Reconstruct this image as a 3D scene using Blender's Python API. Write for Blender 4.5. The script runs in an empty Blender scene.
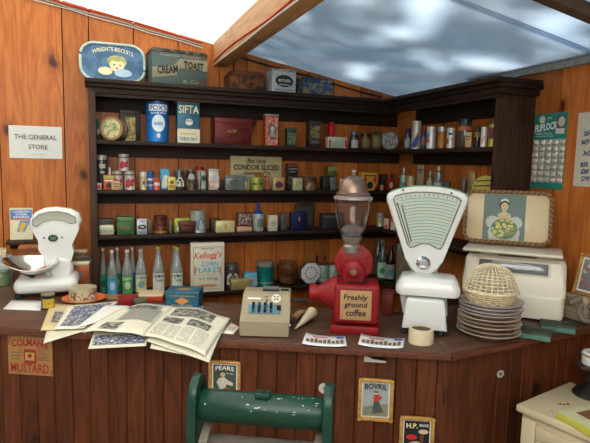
import bpy, bmesh, math, random
from mathutils import Vector, Matrix
random.seed(7)
S = bpy.context.scene
COL = S.collection
PI = math.pi
# ---------------------------------------------------------------- camera
F = 527.0
PITCH, ROLL, YAW = math.radians(-6.336), math.radians(-1.295), math.radians(20.84)
def rotm():
    cr, sr = math.cos(ROLL), math.sin(ROLL)
    cp, sp = math.cos(PITCH), math.sin(PITCH)
    cy, sy = math.cos(-YAW), math.sin(-YAW)
    Rr = Matrix(((cr, 0, sr), (0, 1, 0), (-sr, 0, cr)))
    Rp = Matrix(((1, 0, 0), (0, cp, -sp), (0, sp, cp)))
    Ry = Matrix(((cy, -sy, 0), (sy, cy, 0), (0, 0, 1)))
    return Ry @ Rp @ Rr
M = rotm()
EYE = Vector((0, 0, 1.65))
cd = bpy.data.cameras.new('camera'); cam = bpy.data.objects.new('camera', cd); COL.objects.link(cam)
cd.sensor_width = 36; cd.sensor_fit = 'HORIZONTAL'; cd.lens = F / 590 * 36; cd.clip_start = .05
rt, fw, up = M.col[0], M.col[1], M.col[2]
cam.matrix_world = Matrix.Translation(EYE) @ Matrix((rt, up, -fw)).transposed().to_4x4()
S.camera = cam
# ---------------------------------------------------------------- light and exposure
S.view_settings.view_transform = 'Standard'; S.view_settings.look = 'None'
S.view_settings.gamma = 1; S.view_settings.exposure = 0.0; S.view_settings.use_curve_mapping = False
w = bpy.data.worlds.new('sky'); S.world = w; w.use_nodes = True
bg = w.node_tree.nodes['Background']; bg.inputs[0].default_value = (.80, .90, 1.0, 1); bg.inputs[1].default_value = .50
sd = bpy.data.lights.new('sun', 'SUN'); sd.energy = 9.0; sd.angle = math.radians(6); sd.color = (1, .96, .88)
sun = bpy.data.objects.new('sun', sd); COL.objects.link(sun)
sun.rotation_euler = (math.radians(18), math.radians(-14), 0)
ad = bpy.data.lights.new('added_front_lamp', 'AREA'); ad.shape = 'RECTANGLE'; ad.size = 1.8; ad.size_y = 1.2  # area lamp added above the camera, standing in for daylight on counter and shelves
ad.energy = 44; ad.color = (1, .97, .92)
al = bpy.data.objects.new('added_front_lamp', ad); COL.objects.link(al)
al.location = (-.25, -.25, 2.2)
al.rotation_euler = (Vector((.15, 2.2, .85)) - al.location).to_track_quat('-Z', 'Y').to_euler()

# ---------------------------------------------------------------- projection helpers (measuring positions on real planes)
def ray(px, py): return M @ Vector((px - 295, F, 221.5 - py))
def atz(px, py, z): d = ray(px, py); return EYE + d * ((z - EYE.z) / d.z)
def aty(px, py, y): d = ray(px, py); return EYE + d * (y / d.y)
def atx(px, py, x): d = ray(px, py); return EYE + d * (x / d.x)
def onplane(px, py, P, n):
    d = ray(px, py); return EYE + d * ((P - EYE).dot(n) / d.dot(n))
def depth(P): return (P - EYE).dot(fw)

# ---------------------------------------------------------------- materials
MC = {}
def newmat(name):
    m = bpy.data.materials.new(name); m.use_nodes = True
    nt = m.node_tree; return m, nt, nt.nodes['Principled BSDF']
def mat(col, rough=.5, metal=0., var=.12, scale=25., bump=0., col2=None, thr=.5, coat=0.):
    """plain surface with a little procedural mottling; col2 = blotches of a second colour"""
    k = (tuple(col), rough, metal, var, scale, bump, tuple(col2) if col2 else None, thr, coat)
    if k in MC: return MC[k]
    m, nt, b = newmat('paint'); N, L = nt.nodes, nt.links
    tc = N.new('ShaderNodeTexCoord'); no = N.new('ShaderNodeTexNoise'); no.inputs['Scale'].default_value = scale
    no.inputs['Detail'].default_value = 4
    L.new(tc.outputs['Object'], no.inputs['Vector'])
    rp = N.new('ShaderNodeValToRGB')
    if col2:
        rp.color_ramp.elements[0].position = thr - .05; rp.color_ramp.elements[1].position = thr + .05
        rp.color_ramp.elements[0].color = (*col, 1); rp.color_ramp.elements[1].color = (*col2, 1)
    else:
        rp.color_ramp.elements[0].position = .25; rp.color_ramp.elements[1].position = .75
        rp.color_ramp.elements[0].color = (*[c * (1 - var) for c in col], 1)
        rp.color_ramp.elements[1].color = (*[min(1, c * (1 + var)) for c in col], 1)
    L.new(no.outputs['Fac'], rp.inputs['Fac']); L.new(rp.outputs['Color'], b.inputs['Base Color'])
    b.inputs['Roughness'].default_value = rough; b.inputs['Metallic'].default_value = metal
    b.inputs['Coat Weight'].default_value = coat; b.inputs['Specular IOR Level'].default_value = .5 if coat >= .25 else .28
    if bump:
        bu = N.new('ShaderNodeBump'); bu.inputs['Strength'].default_value = bump; bu.inputs['Distance'].default_value = .004
        L.new(no.outputs['Fac'], bu.inputs['Height']); L.new(bu.outputs['Normal'], b.inputs['Normal'])
    MC[k] = m; return m
def wood(name, c1, c2, knot, rough=.45, axis=2, knots=True, ringscale=9., coat=0., islevar=.35, kscale=3.1, bump=.15):
    m, nt, b = newmat(name); N, L = nt.nodes, nt.links
    tc = N.new('ShaderNodeTexCoord'); geo = N.new('ShaderNodeNewGeometry')
    cx = N.new('ShaderNodeCombineXYZ'); mu = N.new('ShaderNodeMath'); mu.operation = 'MULTIPLY'; mu.inputs[1].default_value = 37.
    L.new(geo.outputs['Random Per Island'], mu.inputs[0]); L.new(mu.outputs[0], cx.inputs[2 if axis == 2 else 0]); L.new(mu.outputs[0], cx.inputs[1])
    add = N.new('ShaderNodeVectorMath'); add.operation = 'ADD'
    L.new(tc.outputs['Object'], add.inputs[0]); L.new(cx.outputs[0], add.inputs[1])
    mp = N.new('ShaderNodeMapping'); sc = [1., 1., 1.]; sc[axis] = .10; mp.inputs['Scale'].default_value = sc
    L.new(add.outputs[0], mp.inputs[0])
    n1 = N.new('ShaderNodeTexNoise'); n1.inputs['Scale'].default_value = ringscale; n1.inputs['Detail'].default_value = 3; n1.inputs['Distortion'].default_value = .6
    L.new(mp.outputs[0], n1.inputs['Vector'])
    sm = N.new('ShaderNodeMath'); sm.operation = 'MULTIPLY'; sm.inputs[1].default_value = 9.
    L.new(n1.outputs['Fac'], sm.inputs[0])
    fr = N.new('ShaderNodeMath'); fr.operation = 'PINGPONG'; fr.inputs[1].default_value = .5; L.new(sm.outputs[0], fr.inputs[0])
    n2 = N.new('ShaderNodeTexNoise'); n2.inputs['Scale'].default_value = 140; n2.inputs['Detail'].default_value = 2
    L.new(mp.outputs[0], n2.inputs['Vector'])
    ad_ = N.new('ShaderNodeMath'); ad_.operation = 'MULTIPLY_ADD'; ad_.inputs[1].default_value = 1.1; L.new(fr.outputs[0], ad_.inputs[0])
    h = N.new('ShaderNodeMath'); h.operation = 'MULTIPLY'; h.inputs[1].default_value = .55; L.new(n2.outputs['Fac'], h.inputs[0]); L.new(h.outputs[0], ad_.inputs[2])
    mx = N.new('ShaderNodeMix'); mx.data_type = 'RGBA'; mx.inputs['A'].default_value = (*c1, 1); mx.inputs['B'].default_value = (*c2, 1)
    L.new(ad_.outputs[0], mx.inputs['Factor'])
    out = mx.outputs['Result']
    # board to board variation
    mr = N.new('ShaderNodeMapRange'); mr.inputs['To Min'].default_value = 1 - islevar; mr.inputs['To Max'].default_value = 1 + islevar * .6
    L.new(geo.outputs['Random Per Island'], mr.inputs['Value'])
    mm = N.new('ShaderNodeMix'); mm.data_type = 'RGBA'; mm.blend_type = 'MULTIPLY'; mm.inputs['Factor'].default_value = 1
    cc = N.new('ShaderNodeCombineColor'); 
    for i in range(3): L.new(mr.outputs[0], cc.inputs[i])
    L.new(out, mm.inputs['A']); L.new(cc.outputs[0], mm.inputs['B']); out = mm.outputs['Result']
    if knots:
        mp2 = N.new('ShaderNodeMapping'); s2 = [1., 1., 1.]; s2[axis] = .62; mp2.inputs['Scale'].default_value = s2
        nz = N.new('ShaderNodeTexNoise'); nz.inputs['Scale'].default_value = 14
        L.new(add.outputs[0], nz.inputs['Vector'])
        ml = N.new('ShaderNodeVectorMath'); ml.operation = 'MULTIPLY_ADD'; ml.inputs[1].default_value = (.05, .05, .05)
        L.new(nz.outputs['Color'], ml.inputs[0]); L.new(add.outputs[0], ml.inputs[2]); L.new(ml.outputs[0], mp2.inputs[0])
        vo = N.new('ShaderNodeTexVoronoi'); vo.inputs['Scale'].default_value = kscale * 1.6; L.new(mp2.outputs[0], vo.inputs['Vector'])
        r1 = N.new('ShaderNodeValToRGB'); e = r1.color_ramp.elements
        e[0].position = .05; e[0].color = (1, 1, 1, 1); e[1].position = .26; e[1].color = (0, 0, 0, 1)
        x = r1.color_ramp.elements.new(.10); x.color = (.62, .62, .62, 1); x = r1.color_ramp.elements.new(.13); x.color = (.28, .28, .28, 1)
        L.new(vo.outputs['Distance'], r1.inputs['Fac'])
        m3 = N.new('ShaderNodeMix'); m3.data_type = 'RGBA'; m3.inputs['B'].default_value = (*knot, 1)
        L.new(r1.outputs['Color'], m3.inputs['Factor']); L.new(out, m3.inputs['A']); out = m3.outputs['Result']
    b.inputs['Specular IOR Level'].default_value = .22
    L.new(out, b.inputs['Base Color']); b.inputs['Roughness'].default_value = rough; b.inputs['Coat Weight'].default_value = coat; b.inputs['Coat Roughness'].default_value = .25
    bu = N.new('ShaderNodeBump'); bu.inputs['Strength'].default_value = bump; bu.inputs['Distance'].default_value = .003
    L.new(ad_.outputs[0], bu.inputs['Height']); L.new(bu.outputs['Normal'], b.inputs['Normal'])
    return m
def glass(col=(.9, .93, .92), rough=.03, ior=1.25, tr=1.):
    k = ('g', col, rough, ior, tr)
    if k in MC: return MC[k]
    m, nt, b = newmat('glass'); N, L = nt.nodes, nt.links
    b.inputs['Base Color'].default_value = (*col, 1); b.inputs['Roughness'].default_value = rough
    b.inputs['Transmission Weight'].default_value = tr; b.inputs['IOR'].default_value = ior
    no = N.new('ShaderNodeTexNoise'); no.inputs['Scale'].default_value = 30; bu = N.new('ShaderNodeBump'); bu.inputs['Strength'].default_value = .08
    L.new(no.outputs['Fac'], bu.inputs['Height']); L.new(bu.outputs['Normal'], b.inputs['Normal'])
    MC[k] = m; return m
def sheetmat(name, col, trans, spot):
    m, nt, b = newmat(name); N, L = nt.nodes, nt.links
    o = [n for n in N if n.type == 'OUTPUT_MATERIAL'][0]
    N.remove(b)
    t = N.new('ShaderNodeBsdfTranslucent'); d = N.new('ShaderNodeBsdfDiffuse'); mx = N.new('ShaderNodeMixShader'); mx.inputs[0].default_value = trans
    no = N.new('ShaderNodeTexNoise'); no.inputs['Scale'].default_value = 2.2; tc = N.new('ShaderNodeTexCoord')
    L.new(tc.outputs['Object'], no.inputs['Vector'])
    rp = N.new('ShaderNodeValToRGB'); rp.color_ramp.elements[0].color = (*col, 1); rp.color_ramp.elements[1].color = (*spot, 1)
    rp.color_ramp.elements[0].position = .35; rp.color_ramp.elements[1].position = .75
    L.new(no.outputs['Fac'], rp.inputs['Fac']); L.new(rp.outputs[0], t.inputs[0]); L.new(rp.outputs[0], d.inputs[0])
    L.new(d.outputs[0], mx.inputs[1]); L.new(t.outputs[0], mx.inputs[2]); L.new(mx.outputs[0], o.inputs['Surface'])
    return m
def printmat(paper, ink, rows, dens=.5, cols=3., dark=.0, rough=.7):
    """columns of small print from UV: rows of broken ink bands"""
    k = ('p', paper, ink, rows, dens, cols, dark)
    if k in MC: return MC[k]
    m, nt, b = newmat('newsprint'); N, L = nt.nodes, nt.links
    uv = N.new('ShaderNodeTexCoord'); sp = N.new('ShaderNodeSeparateXYZ'); L.new(uv.outputs['UV'], sp.inputs[0])
    def ma(op, a, bb, c=None):
        n = N.new('ShaderNodeMath'); n.operation = op
        for i, v in enumerate((a, bb, c)):
            if v is None: continue
            if isinstance(v, (int, float)): n.inputs[i].default_value = v
            else: L.new(v, n.inputs[i])
        return n.outputs[0]
    fy = ma('FRACT', ma('MULTIPLY', sp.outputs[1], rows), 0); line = ma('GREATER_THAN', fy, .45)
    fx = ma('FRACT', ma('MULTIPLY', sp.outputs[0], cols), 0)
    gut = ma('MULTIPLY', ma('GREATER_THAN', fx, .06), ma('LESS_THAN', fx, .94))
    mp = N.new('ShaderNodeMapping'); mp.inputs['Scale'].default_value = (rows * 1.6, rows * .9, 1); L.new(uv.outputs['UV'], mp.inputs[0])
    no = N.new('ShaderNodeTexNoise'); no.inputs['Scale'].default_value = 1.0; no.inputs['Detail'].default_value = 1; L.new(mp.outputs[0], no.inputs['Vector'])
    word = ma('GREATER_THAN', no.outputs['Fac'], .62 - .35 * dens)
    f = ma('MULTIPLY', ma('MULTIPLY', ma('MULTIPLY', line, gut), word), .85)
    if dark: f = ma('MAXIMUM', f, ma('MULTIPLY', ma('GREATER_THAN', no.outputs['Fac'], .5), dark))
    mx = N.new('ShaderNodeMix'); mx.data_type = 'RGBA'; mx.inputs['A'].default_value = (*paper, 1); mx.inputs['B'].default_value = (*ink, 1)
    L.new(f, mx.inputs['Factor']); L.new(mx.outputs['Result'], b.inputs['Base Color']); b.inputs['Roughness'].default_value = rough
    MC[k] = m; return m

# ---------------------------------------------------------------- mesh helpers
class MB:
    def __init__(s): s.bm = bmesh.new(); s.uv = None
    def box(s, c, d, bev=0., seg=2, rz=0., ry=0., rx=0.):
        t = bmesh.new(); bmesh.ops.create_cube(t, size=1)
        for v in t.verts: v.co = Vector((v.co.x * d[0], v.co.y * d[1], v.co.z * d[2]))
        if bev: bmesh.ops.bevel(t, geom=list(t.edges), offset=min(bev, min(d) * .45), segments=seg, affect='EDGES', profile=.5)
        R = Matrix.Rotation(rz, 3, 'Z') @ Matrix.Rotation(ry, 3, 'Y') @ Matrix.Rotation(rx, 3, 'X')
        for v in t.verts: v.co = R @ v.co + Vector(c)
        s._add(t); return s
    def _add(s, t):
        me = bpy.data.meshes.new('tmp'); t.to_mesh(me); t.free(); s.bm.from_mesh(me); bpy.data.meshes.remove(me)
    def lathe(s, prof, seg=24, c=(0, 0, 0), R=None, sx=1., sy=1.):
        rings = []
        for r, z in prof:
            if r < 1e-5: rings.append([s.bm.verts.new(s._t((0, 0, z), c, R))])
            else: rings.append([s.bm.verts.new(s._t((r * sx * math.cos(2 * PI * i / seg), r * sy * math.sin(2 * PI * i / seg), z), c, R)) for i in range(seg)])
        for a, b in zip(rings, rings[1:]):
            for i in range(seg):
                j = (i + 1) % seg
                if len(a) == 1 and len(b) == 1: continue
                if len(a) == 1: fa = (a[0], b[i], b[j])
                elif len(b) == 1: fa = (a[i], a[j], b[0])
                else: fa = (a[i], a[j], b[j], b[i])
                try: s.bm.faces.new(fa)
                except ValueError: pass
        return s
    def _t(s, p, c, R):
        v = Vector(p)
        if R: v = R @ v
        return v + Vector(c)
    def cyl(s, c, r, h, seg=20, axis='Z', r2=None):
        R = {'Z': None, 'X': Matrix.Rotation(PI / 2, 3, 'Y'), 'Y': Matrix.Rotation(PI / 2, 3, 'X')}[axis]
        r2 = r if r2 is None else r2
        return s.lathe([(0, -h / 2), (r, -h / 2), (r2, h / 2), (0, h / 2)], seg, c, R)
    def tube(s, pts, r, seg=6, closed=False):
        pts = [Vector(p) for p in pts]; n = len(pts); rings = []
        for i, p in enumerate(pts):
            a = pts[(i - 1) % n] if (closed or i) else p; b = pts[(i + 1) % n] if (closed or i < n - 1) else p
            t = (b - a).normalized(); u = t.cross(Vector((0, 0, 1)))
            if u.length < .05: u = t.cross(Vector((1, 0, 0)))
            u.normalize(); v = t.cross(u)
            rr = r[i] if isinstance(r, (list, tuple)) else r
            rings.append([s.bm.verts.new(p + (u * math.cos(2 * PI * k / seg) + v * math.sin(2 * PI * k / seg)) * rr) for k in range(seg)])
        pr = list(zip(rings, rings[1:])) + ([(rings[-1], rings[0])] if closed else [])
        for a, b in pr:
            for k in range(seg):
                s.bm.faces.new((a[k], a[(k + 1) % seg], b[(k + 1) % seg], b[k]))
        if not closed:
            s.bm.faces.new(rings[0]); s.bm.faces.new(rings[-1][::-1])
        return s
    def prism(s, pts, y0, y1, bev=0., seg=2, plane='XZ'):
        """outline in the XZ plane, extruded from y0 to y1 (or YZ outline extruded along x)"""
        t = bmesh.new()
        f = (lambda p, q: (p[0], q, p[1])) if plane == 'XZ' else ((lambda p, q: (q, p[0], p[1])) if plane == 'YZ' else (lambda p, q: (p[0], p[1], q)))
        a = [t.verts.new(f(p, y0)) for p in pts]; b = [t.verts.new(f(p, y1)) for p in pts]
        fa = t.faces.new(a); fb = t.faces.new(b[::-1]); n = len(pts)
        for i in range(n): t.faces.new((a[i], b[i], b[(i + 1) % n], a[(i + 1) % n]))
        if bev:
            ed = list(fa.edges) + list(fb.edges)
            bmesh.ops.bevel(t, geom=ed, offset=bev, segments=seg, affect='EDGES', profile=.5)
        bmesh.ops.triangulate(t, faces=[f_ for f_ in t.faces if len(f_.verts) > 4])
        s._add(t); return s
    def quadgrid(s, corners, nx=1, ny=1, fn=None, thick=0.):
        """corners: 4 points (u0v0,u1v0,u1v1,u0v1); uv-mapped grid"""
        c = [Vector(p) for p in corners]
        if s.uv is None: s.uv = s.bm.loops.layers.uv.new('UVMap')
        g = []
        for j in range(ny + 1):
            for i in range(nx + 1):
                u, v = i / nx, j / ny
                p = c[0] * (1 - u) * (1 - v) + c[1] * u * (1 - v) + c[2] * u * v + c[3] * (1 - u) * v
                if fn: p = fn(u, v, p)
                g.append((s.bm.verts.new(p), (u, v)))
        for j in range(ny):
            for i in range(nx):
                q = [g[j * (nx + 1) + i], g[j * (nx + 1) + i + 1], g[(j + 1) * (nx + 1) + i + 1], g[(j + 1) * (nx + 1) + i]]
                f = s.bm.faces.new([k[0] for k in q])
                for l, k in zip(f.loops, q): l[s.uv].uv = k[1]
        return s
    def build(s, name, m, parent=None, smooth=True, ang=35, **props):
        bmesh.ops.recalc_face_normals(s.bm, faces=list(s.bm.faces))
        me = bpy.data.meshes.new(name); s.bm.to_mesh(me); s.bm.free()
        if m: me.materials.append(m)
        if smooth:
            me.polygons.foreach_set('use_smooth', [True] * len(me.polygons))
            try: me.set_sharp_from_angle(angle=math.radians(ang))
            except Exception: pass
        o = bpy.data.objects.new(name, me); COL.objects.link(o)
        if parent: o.parent = parent
        for k, v in props.items(): o[k] = v
        return o
def thing(name, label, cat, loc=(0, 0, 0), rz=0., group=None, rx=0., ry=0.):
    o = bpy.data.objects.new(name, None); COL.objects.link(o); o.empty_display_size = .05
    o.location = loc; o.rotation_euler = (rx, ry, rz); o['label'] = label; o['category'] = cat
    if group: o['group'] = group
    return o
def struct(name, mb, m, **k):
    return mb.build(name, m, None, kind='structure', **k)
def solid(o, label, cat, group=None):
    o['label'] = label; o['category'] = cat
    if group: o['group'] = group
    return o
def text(parent, s, c, wd, ht, m, arc=0., flat=False, bold=.0, name='lettering', rot=0., shear=0.):
    """lettering fitted to a box wd x ht, centre c (local), facing local -y (or up when flat)"""
    cu = bpy.data.curves.new('t', 'FONT'); cu.body = s; cu.size = 1; cu.offset = bold; cu.shear = shear; cu.resolution_u = 2
    cu.align_x = 'CENTER'
    ob = bpy.data.objects.new('t', cu); COL.objects.link(ob)
    dg = bpy.context.evaluated_depsgraph_get(); dg.update()
    me = bpy.data.meshes.new_from_object(ob.evaluated_get(dg))
    bpy.data.objects.remove(ob); bpy.data.curves.remove(cu)
    xs = [v.co.x for v in me.vertices]; ys = [v.co.y for v in me.vertices]
    x0, x1, y0, y1 = min(xs), max(xs), min(ys), max(ys)
    R = Matrix.Rotation(rot, 2)
    for v in me.vertices:
        u = ((v.co.x - x0) / (x1 - x0) - .5); t = ((v.co.y - y0) / (y1 - y0) - .5) * ht
        t += arc * (1 - 4 * u * u); q = R @ Vector((u * wd, t))
        v.co = Vector((c[0] + q.x, c[1] + q.y, c[2])) if flat else Vector((c[0] + q.x, c[1], c[2] + q.y))
    me.materials.append(m); me.name = name
    o = bpy.data.objects.new(name, me); COL.objects.link(o); o.parent = parent
    return o
def poly(parent, name, pts, y, m, thick=.0006, label=None):
    o = MB().prism(pts, y - thick, y).build(name, m, parent, smooth=False)
    if label: o['label'] = label
    return o
def ell(cx, cz, a, b, n=20, a0=0., a1=2 * PI):
    full = abs(a1 - a0 - 2 * PI) < 1e-6
    k = n if full else n - 1
    return [(cx + a * math.cos(a0 + (a1 - a0) * i / k), cz + b * math.sin(a0 + (a1 - a0) * i / k)) for i in range(n)]
def rect(cx, cz, w_, h_): return [(cx - w_ / 2, cz - h_ / 2), (cx + w_ / 2, cz - h_ / 2), (cx + w_ / 2, cz + h_ / 2), (cx - w_ / 2, cz + h_ / 2)]
def rrect(cx, cz, w_, h_, r, n=5):
    p = []
    for sx, sz, a in ((1, -1, -PI / 2), (1, 1, 0), (-1, 1, PI / 2), (-1, -1, PI)):
        for i in range(n + 1):
            t = a + PI / 2 * i / n
            p.append((cx + sx * (w_ / 2 - r) + r * math.cos(t), cz + sz * (h_ / 2 - r) + r * math.sin(t)))
    return p
def copytree(root, loc, rz, label, group=None):
    r = root.copy(); COL.objects.link(r); r.location = loc; r.rotation_euler = (0, 0, rz); r['label'] = label
    if group: r['group'] = group
    for ch in list(root.children):
        c = ch.copy(); COL.objects.link(c); c.parent = r
        for g in ch.children:
            d = g.copy(); COL.objects.link(d); d.parent = c
    return r

# colours (linear)
CREAM = (.70, .62, .42); WHITE = (.78, .76, .70); BLACK = (.012, .012, .014); RED = (.50, .02, .02); DKRED = (.16, .015, .015)
NAVY = (.015, .03, .12); BLUE = (.03, .17, .50); GREEN = (.03, .16, .06); DKGREEN = (.015, .05, .03); TEAL = (.02, .20, .20)
YELLOW = (.70, .50, .06); GOLD = (.42, .28, .07); BROWN = (.12, .05, .02); DKBROWN = (.035, .018, .012); GREY = (.22, .23, .22)
ORANGE = (.65, .16, .02); TAN = (.50, .34, .16); PALEGREEN = (.35, .48, .38); COPPER = (.28, .09, .04); SILVER = (.6, .6, .6)
OLIVE = (.14, .13, .04); PINK = (.6, .3, .25); SKYB = (.25, .50, .65)
M_INK = mat(BLACK, .6, var=0); M_WHITE = mat(WHITE, .5, var=.04); M_CREAM = mat(CREAM, .5); M_RED = mat(RED, .45)
M_GOLD = mat((.50, .27, .07), .4, .35, .35, 70); M_CHROME = mat((.75, .75, .74), .15, 1., .05); M_ENAMEL = mat((.66, .66, .61), .25, var=.02, coat=.25)
M_IVORY = mat((.70, .64, .48), .3, var=.03, coat=.2)
WPINE = wood('varnished_pine', (.53, .178, .034), (.33, .078, .014), (.07, .014, .006), .45, coat=.05, islevar=.28)
WDARK = wood('dark_shelf_wood', (.040, .019, .011), (.015, .008, .005), (.01, .006, .004), .6, axis=0, knots=False, coat=0)
WDARKY = wood('dark_shelf_wood_side', (.040, .019, .011), (.015, .008, .005), (.01, .006, .004), .6, axis=1, knots=False, coat=0)
WPOST = wood('brown_post_wood', (.085, .040, .020), (.035, .016, .009), (.01, .006, .004), .5, axis=2, knots=True)
WRED = wood('red_brown_panelling', (.145, .038, .010), (.055, .014, .0045), (.012, .005, .003), .55, axis=2, coat=0, islevar=.3)
WTOP = wood('counter_top_wood', (.125, .062, .036), (.060, .028, .018), (.02, .01, .008), .45, axis=0, knots=False, coat=.1)
WEDGE = wood('counter_edge_wood', (.13, .042, .020), (.06, .019, .010), (.02, .01, .008), .45, axis=0, knots=False, coat=.1)
WBEAM = wood('sawn_beam_wood', (.62, .36, .17), (.44, .22, .09), (.15, .05, .02), .6, axis=1, knots=True, islevar=0)

# ---------------------------------------------------------------- room shell
YA, XB = 2.957, 1.733           # front planes of the two shelf banks
YW, XW = 3.157, 1.953           # wall faces
CT = 1.03                       # counter top height
LV = [.90, 1.24, 1.485, 1.747, 2.055]   # shelf tops
def roofz(x): return 2.49 - .179 * (x + .147)
b = MB().box((.5, 1.0, -.05), (9, 8, .1)); struct('floor', b, mat((.16, .13, .10), .9, var=.3, scale=6, bump=.3))
# back wall of wide vertical boards, cut to the slope of the roof
b = MB(); seams = [-1.6, -1.28, -.98, -.72, -.462, -.15, -.018, .215, .46, .70, .87, 1.08, 1.27, 1.45, 1.64, 1.80, XW + .02]
for a, c in zip(seams, seams[1:]):
    b.prism([(a + .0025, 0), (c - .0025, 0), (c - .0025, roofz(c) - .012), (a + .0025, roofz(a) - .012)], YW, YW + .02)
struct('wall_back', b, WPINE, smooth=False)
b = MB().prism([(-1.6, 0), (XW, 0), (XW, roofz(XW) - .02), (-1.6, roofz(-1.6) - .02)], YW + .021, YW + .04); struct('wall_back_core', b, mat((.02, .012, .008), .9))
b = MB(); seams = [3.17, 2.95, 2.72, 2.5, 2.27, 2.03, 1.83, 1.55, 1.2, .9, .6]
for a, c in zip(seams, seams[1:]): b.box((XW + .01, (a + c) / 2, 1.05), (.02, a - c - .005, 2.10))
struct('wall_right', b, WPINE, smooth=False)
b = MB().box((XW + .03, 1.9, 1.05), (.018, 2.6, 2.10)); struct('wall_right_core', b, mat((.02, .012, .008), .9))
# wall plate and eaves board on the right wall
b = MB().box((XW - .005, 1.5, 2.118), (.05, 1.85, .055)); struct('trim_1', b, mat((.24, .25, .23), .9, var=.3, scale=40, bump=.5))
b = MB().box((XW - .035, 1.5, 2.158), (.04, 1.85, .022)); struct('trim_2', b, mat((.14, .06, .03), .7, var=.2))
# roof: pale sheeting left of the beam, bluish translucent sheeting right of it
def roofslab(x0, x1, y0, y1, m, nm, up_=.0, kind='structure'):
    b = MB(); p = [(x0, roofz(x0) + up_), (x1, roofz(x1) + up_), (x1, roofz(x1) + up_ + .006), (x0, roofz(x0) + up_ + .006)]
    b.prism(p, y0, y1)
    o = b.build(nm, m, None, smooth=False); o['kind'] = kind; return o
roofslab(-1.75, .69, -.3, 3.3, sheetmat('clear_sheet', (.95, .95, .93), .9, (.95, .96, .97)), 'ceiling')
RB = sheetmat('blue_sheet', (.62, .71, .82), .85, (.72, .78, .85))
for i, (y0, y1) in enumerate(((1.63, 3.3), (.5, 1.66), (-.3, .53))):
    roofslab(.70, 2.35, y0, y1, RB, 'ceiling_sheet', .0 + .007 * (i % 2))
# beam, with the red and white cables tacked along it
b = MB().box((.705, 1.45, 2.272), (.085, 3.38, .135), .004); o = struct('trim_3', b, WBEAM)
# rafter at the right
b = MB().prism([(.8, roofz(.8) - .045), (2.2, roofz(2.2) - .045), (2.2, roofz(2.2) - .003), (.8, roofz(.8) - .003)], 1.33, 1.375); struct('trim_4', b, mat((.09, .055, .035), .8, var=.3))
# leaves of the tree that shades the roof from above
b = MB(); rr = random.Random(3)
from mathutils import noise as mn
for i in range(7000):
    x, y = rr.uniform(.5, 3.2), rr.uniform(-.6, 3.4)
    z = 3.35 + rr.uniform(0, .35); s_ = rr.uniform(.05, .09)
    if mn.noise(Vector((x * 4.6, y * 3.0, 1.3))) > .25 - .07 * max(0, x - 1.3) + .28 * max(0, y - 1.7) - .05 * max(0, 1.6 - y): continue
    d1 = Vector((rr.uniform(-1, 1), rr.uniform(-1, 1), rr.uniform(-.4, .4))).normalized(); d2 = d1.cross(Vector((rr.uniform(-.3, .3), rr.uniform(-.3, .3), 1))).normalized()
    P = Vector((x, y, z)); vs = [b.bm.verts.new(P + d1 * s_ * q[0] + d2 * s_ * q[1]) for q in ((-1, 0), (0, -.5), (1, 0), (0, .5))]
    b.bm.faces.new(vs)
o = b.build('tree_foliage', sheetmat('leaf', (.50, .57, .54), .7, (.56, .62, .58)), smooth=False); o['kind'] = 'stuff'; solid(o, 'dappled green leaf canopy above the translucent roof sheets', 'foliage')

# ---------------------------------------------------------------- fixed shelving
def shelf_unit_back():
    t = thing('wall_shelf_unit', 'dark wooden shelf unit with moulded cornice along the back wall', 'shelf unit', (0, YA, .2))
    zz = -.2
    MB().box((-.011, .1, zz + 1.02), (.022, .2, 2.02), .002).build('side_panel', WPOST, t)
    MB().box((-.008, -.006, zz + 1.02), (.036, .012, 2.02), .002).build('front_stile', WPOST, t)
    for i, z in enumerate(LV[:4]):
        x0, x1 = (0, XW)
        d = .2
        s = MB().box(((x0 + x1) / 2, d / 2, zz + z - .011), (x1 - x0, d, .022), .003).build('shelf_board', WDARK, t)
        if i: MB().box((XW / 2, .192, zz + z - .054), (XW - .01, .014, .064)).build('shelf_rail', WDARK, s)
    # cornice: stepped moulding
    b = MB(); z = zz + LV[4]
    b.box((.86, .09, z - .011), (1.80, .27, .022), .004)
    b.box((.86, -.018, z - .032), (1.77, .03, .02), .006)
    b.box((.86, -.004, z - .055), (1.74, .018, .03), .006)
    b.box((.865, .005, z - .077), (1.73, .018, .018), .002); b.box((.96, .190, z - .085), (1.92, .016, .125), .002)
    b.build('cornice', WDARK, t)
    return t
shelf_unit_back()
def shelf_unit_side():
    y1 = 1.97
    t = thing('wall_shelf_unit', 'dark wooden shelf unit along the right wall, with brown end panel', 'shelf unit', (XB, y1, .2))
    zz = -.2; L_ = YA - y1
    MB().box((.11, .011, zz + 1.02), (.218, .022, 2.02), .002).build('end_panel', WPOST, t)
    for i, z in enumerate(LV[:4]):
        s = MB().box((.109, L_ / 2 + .008, zz + z - .0115), (.218, L_ - .02, .022), .003).build('shelf_board', WDARKY, t)
        if i: MB().box((.210, L_ / 2 + .01, zz + z - .054), (.014, L_ - .02, .064)).build('shelf_rail', WDARKY, s)
    b = MB(); z = zz + LV[4]
    b.box((.075, L_ / 2 - .04, z - .0105), (.275, L_ + .01, .022), .004)
    b.box((-.018, L_ / 2 - .03, z - .032), (.03, L_ - .005, .02), .006); b.box((.1, -.028, z - .032), (.25, .03, .02), .006)
    b.box((-.004, L_ / 2 - .02, z - .055), (.018, L_, .03), .006); b.box((.105, -.018, z - .055), (.22, .018, .03), .006)
    b.box((.005, L_ / 2 - .004, z - .077), (.018, L_, .018), .002); b.box((.208, L_ / 2 - .004, z - .085), (.016, L_ - .02, .125), .002)
    b.build('cornice', WDARKY, t)
shelf_unit_side()

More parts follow.
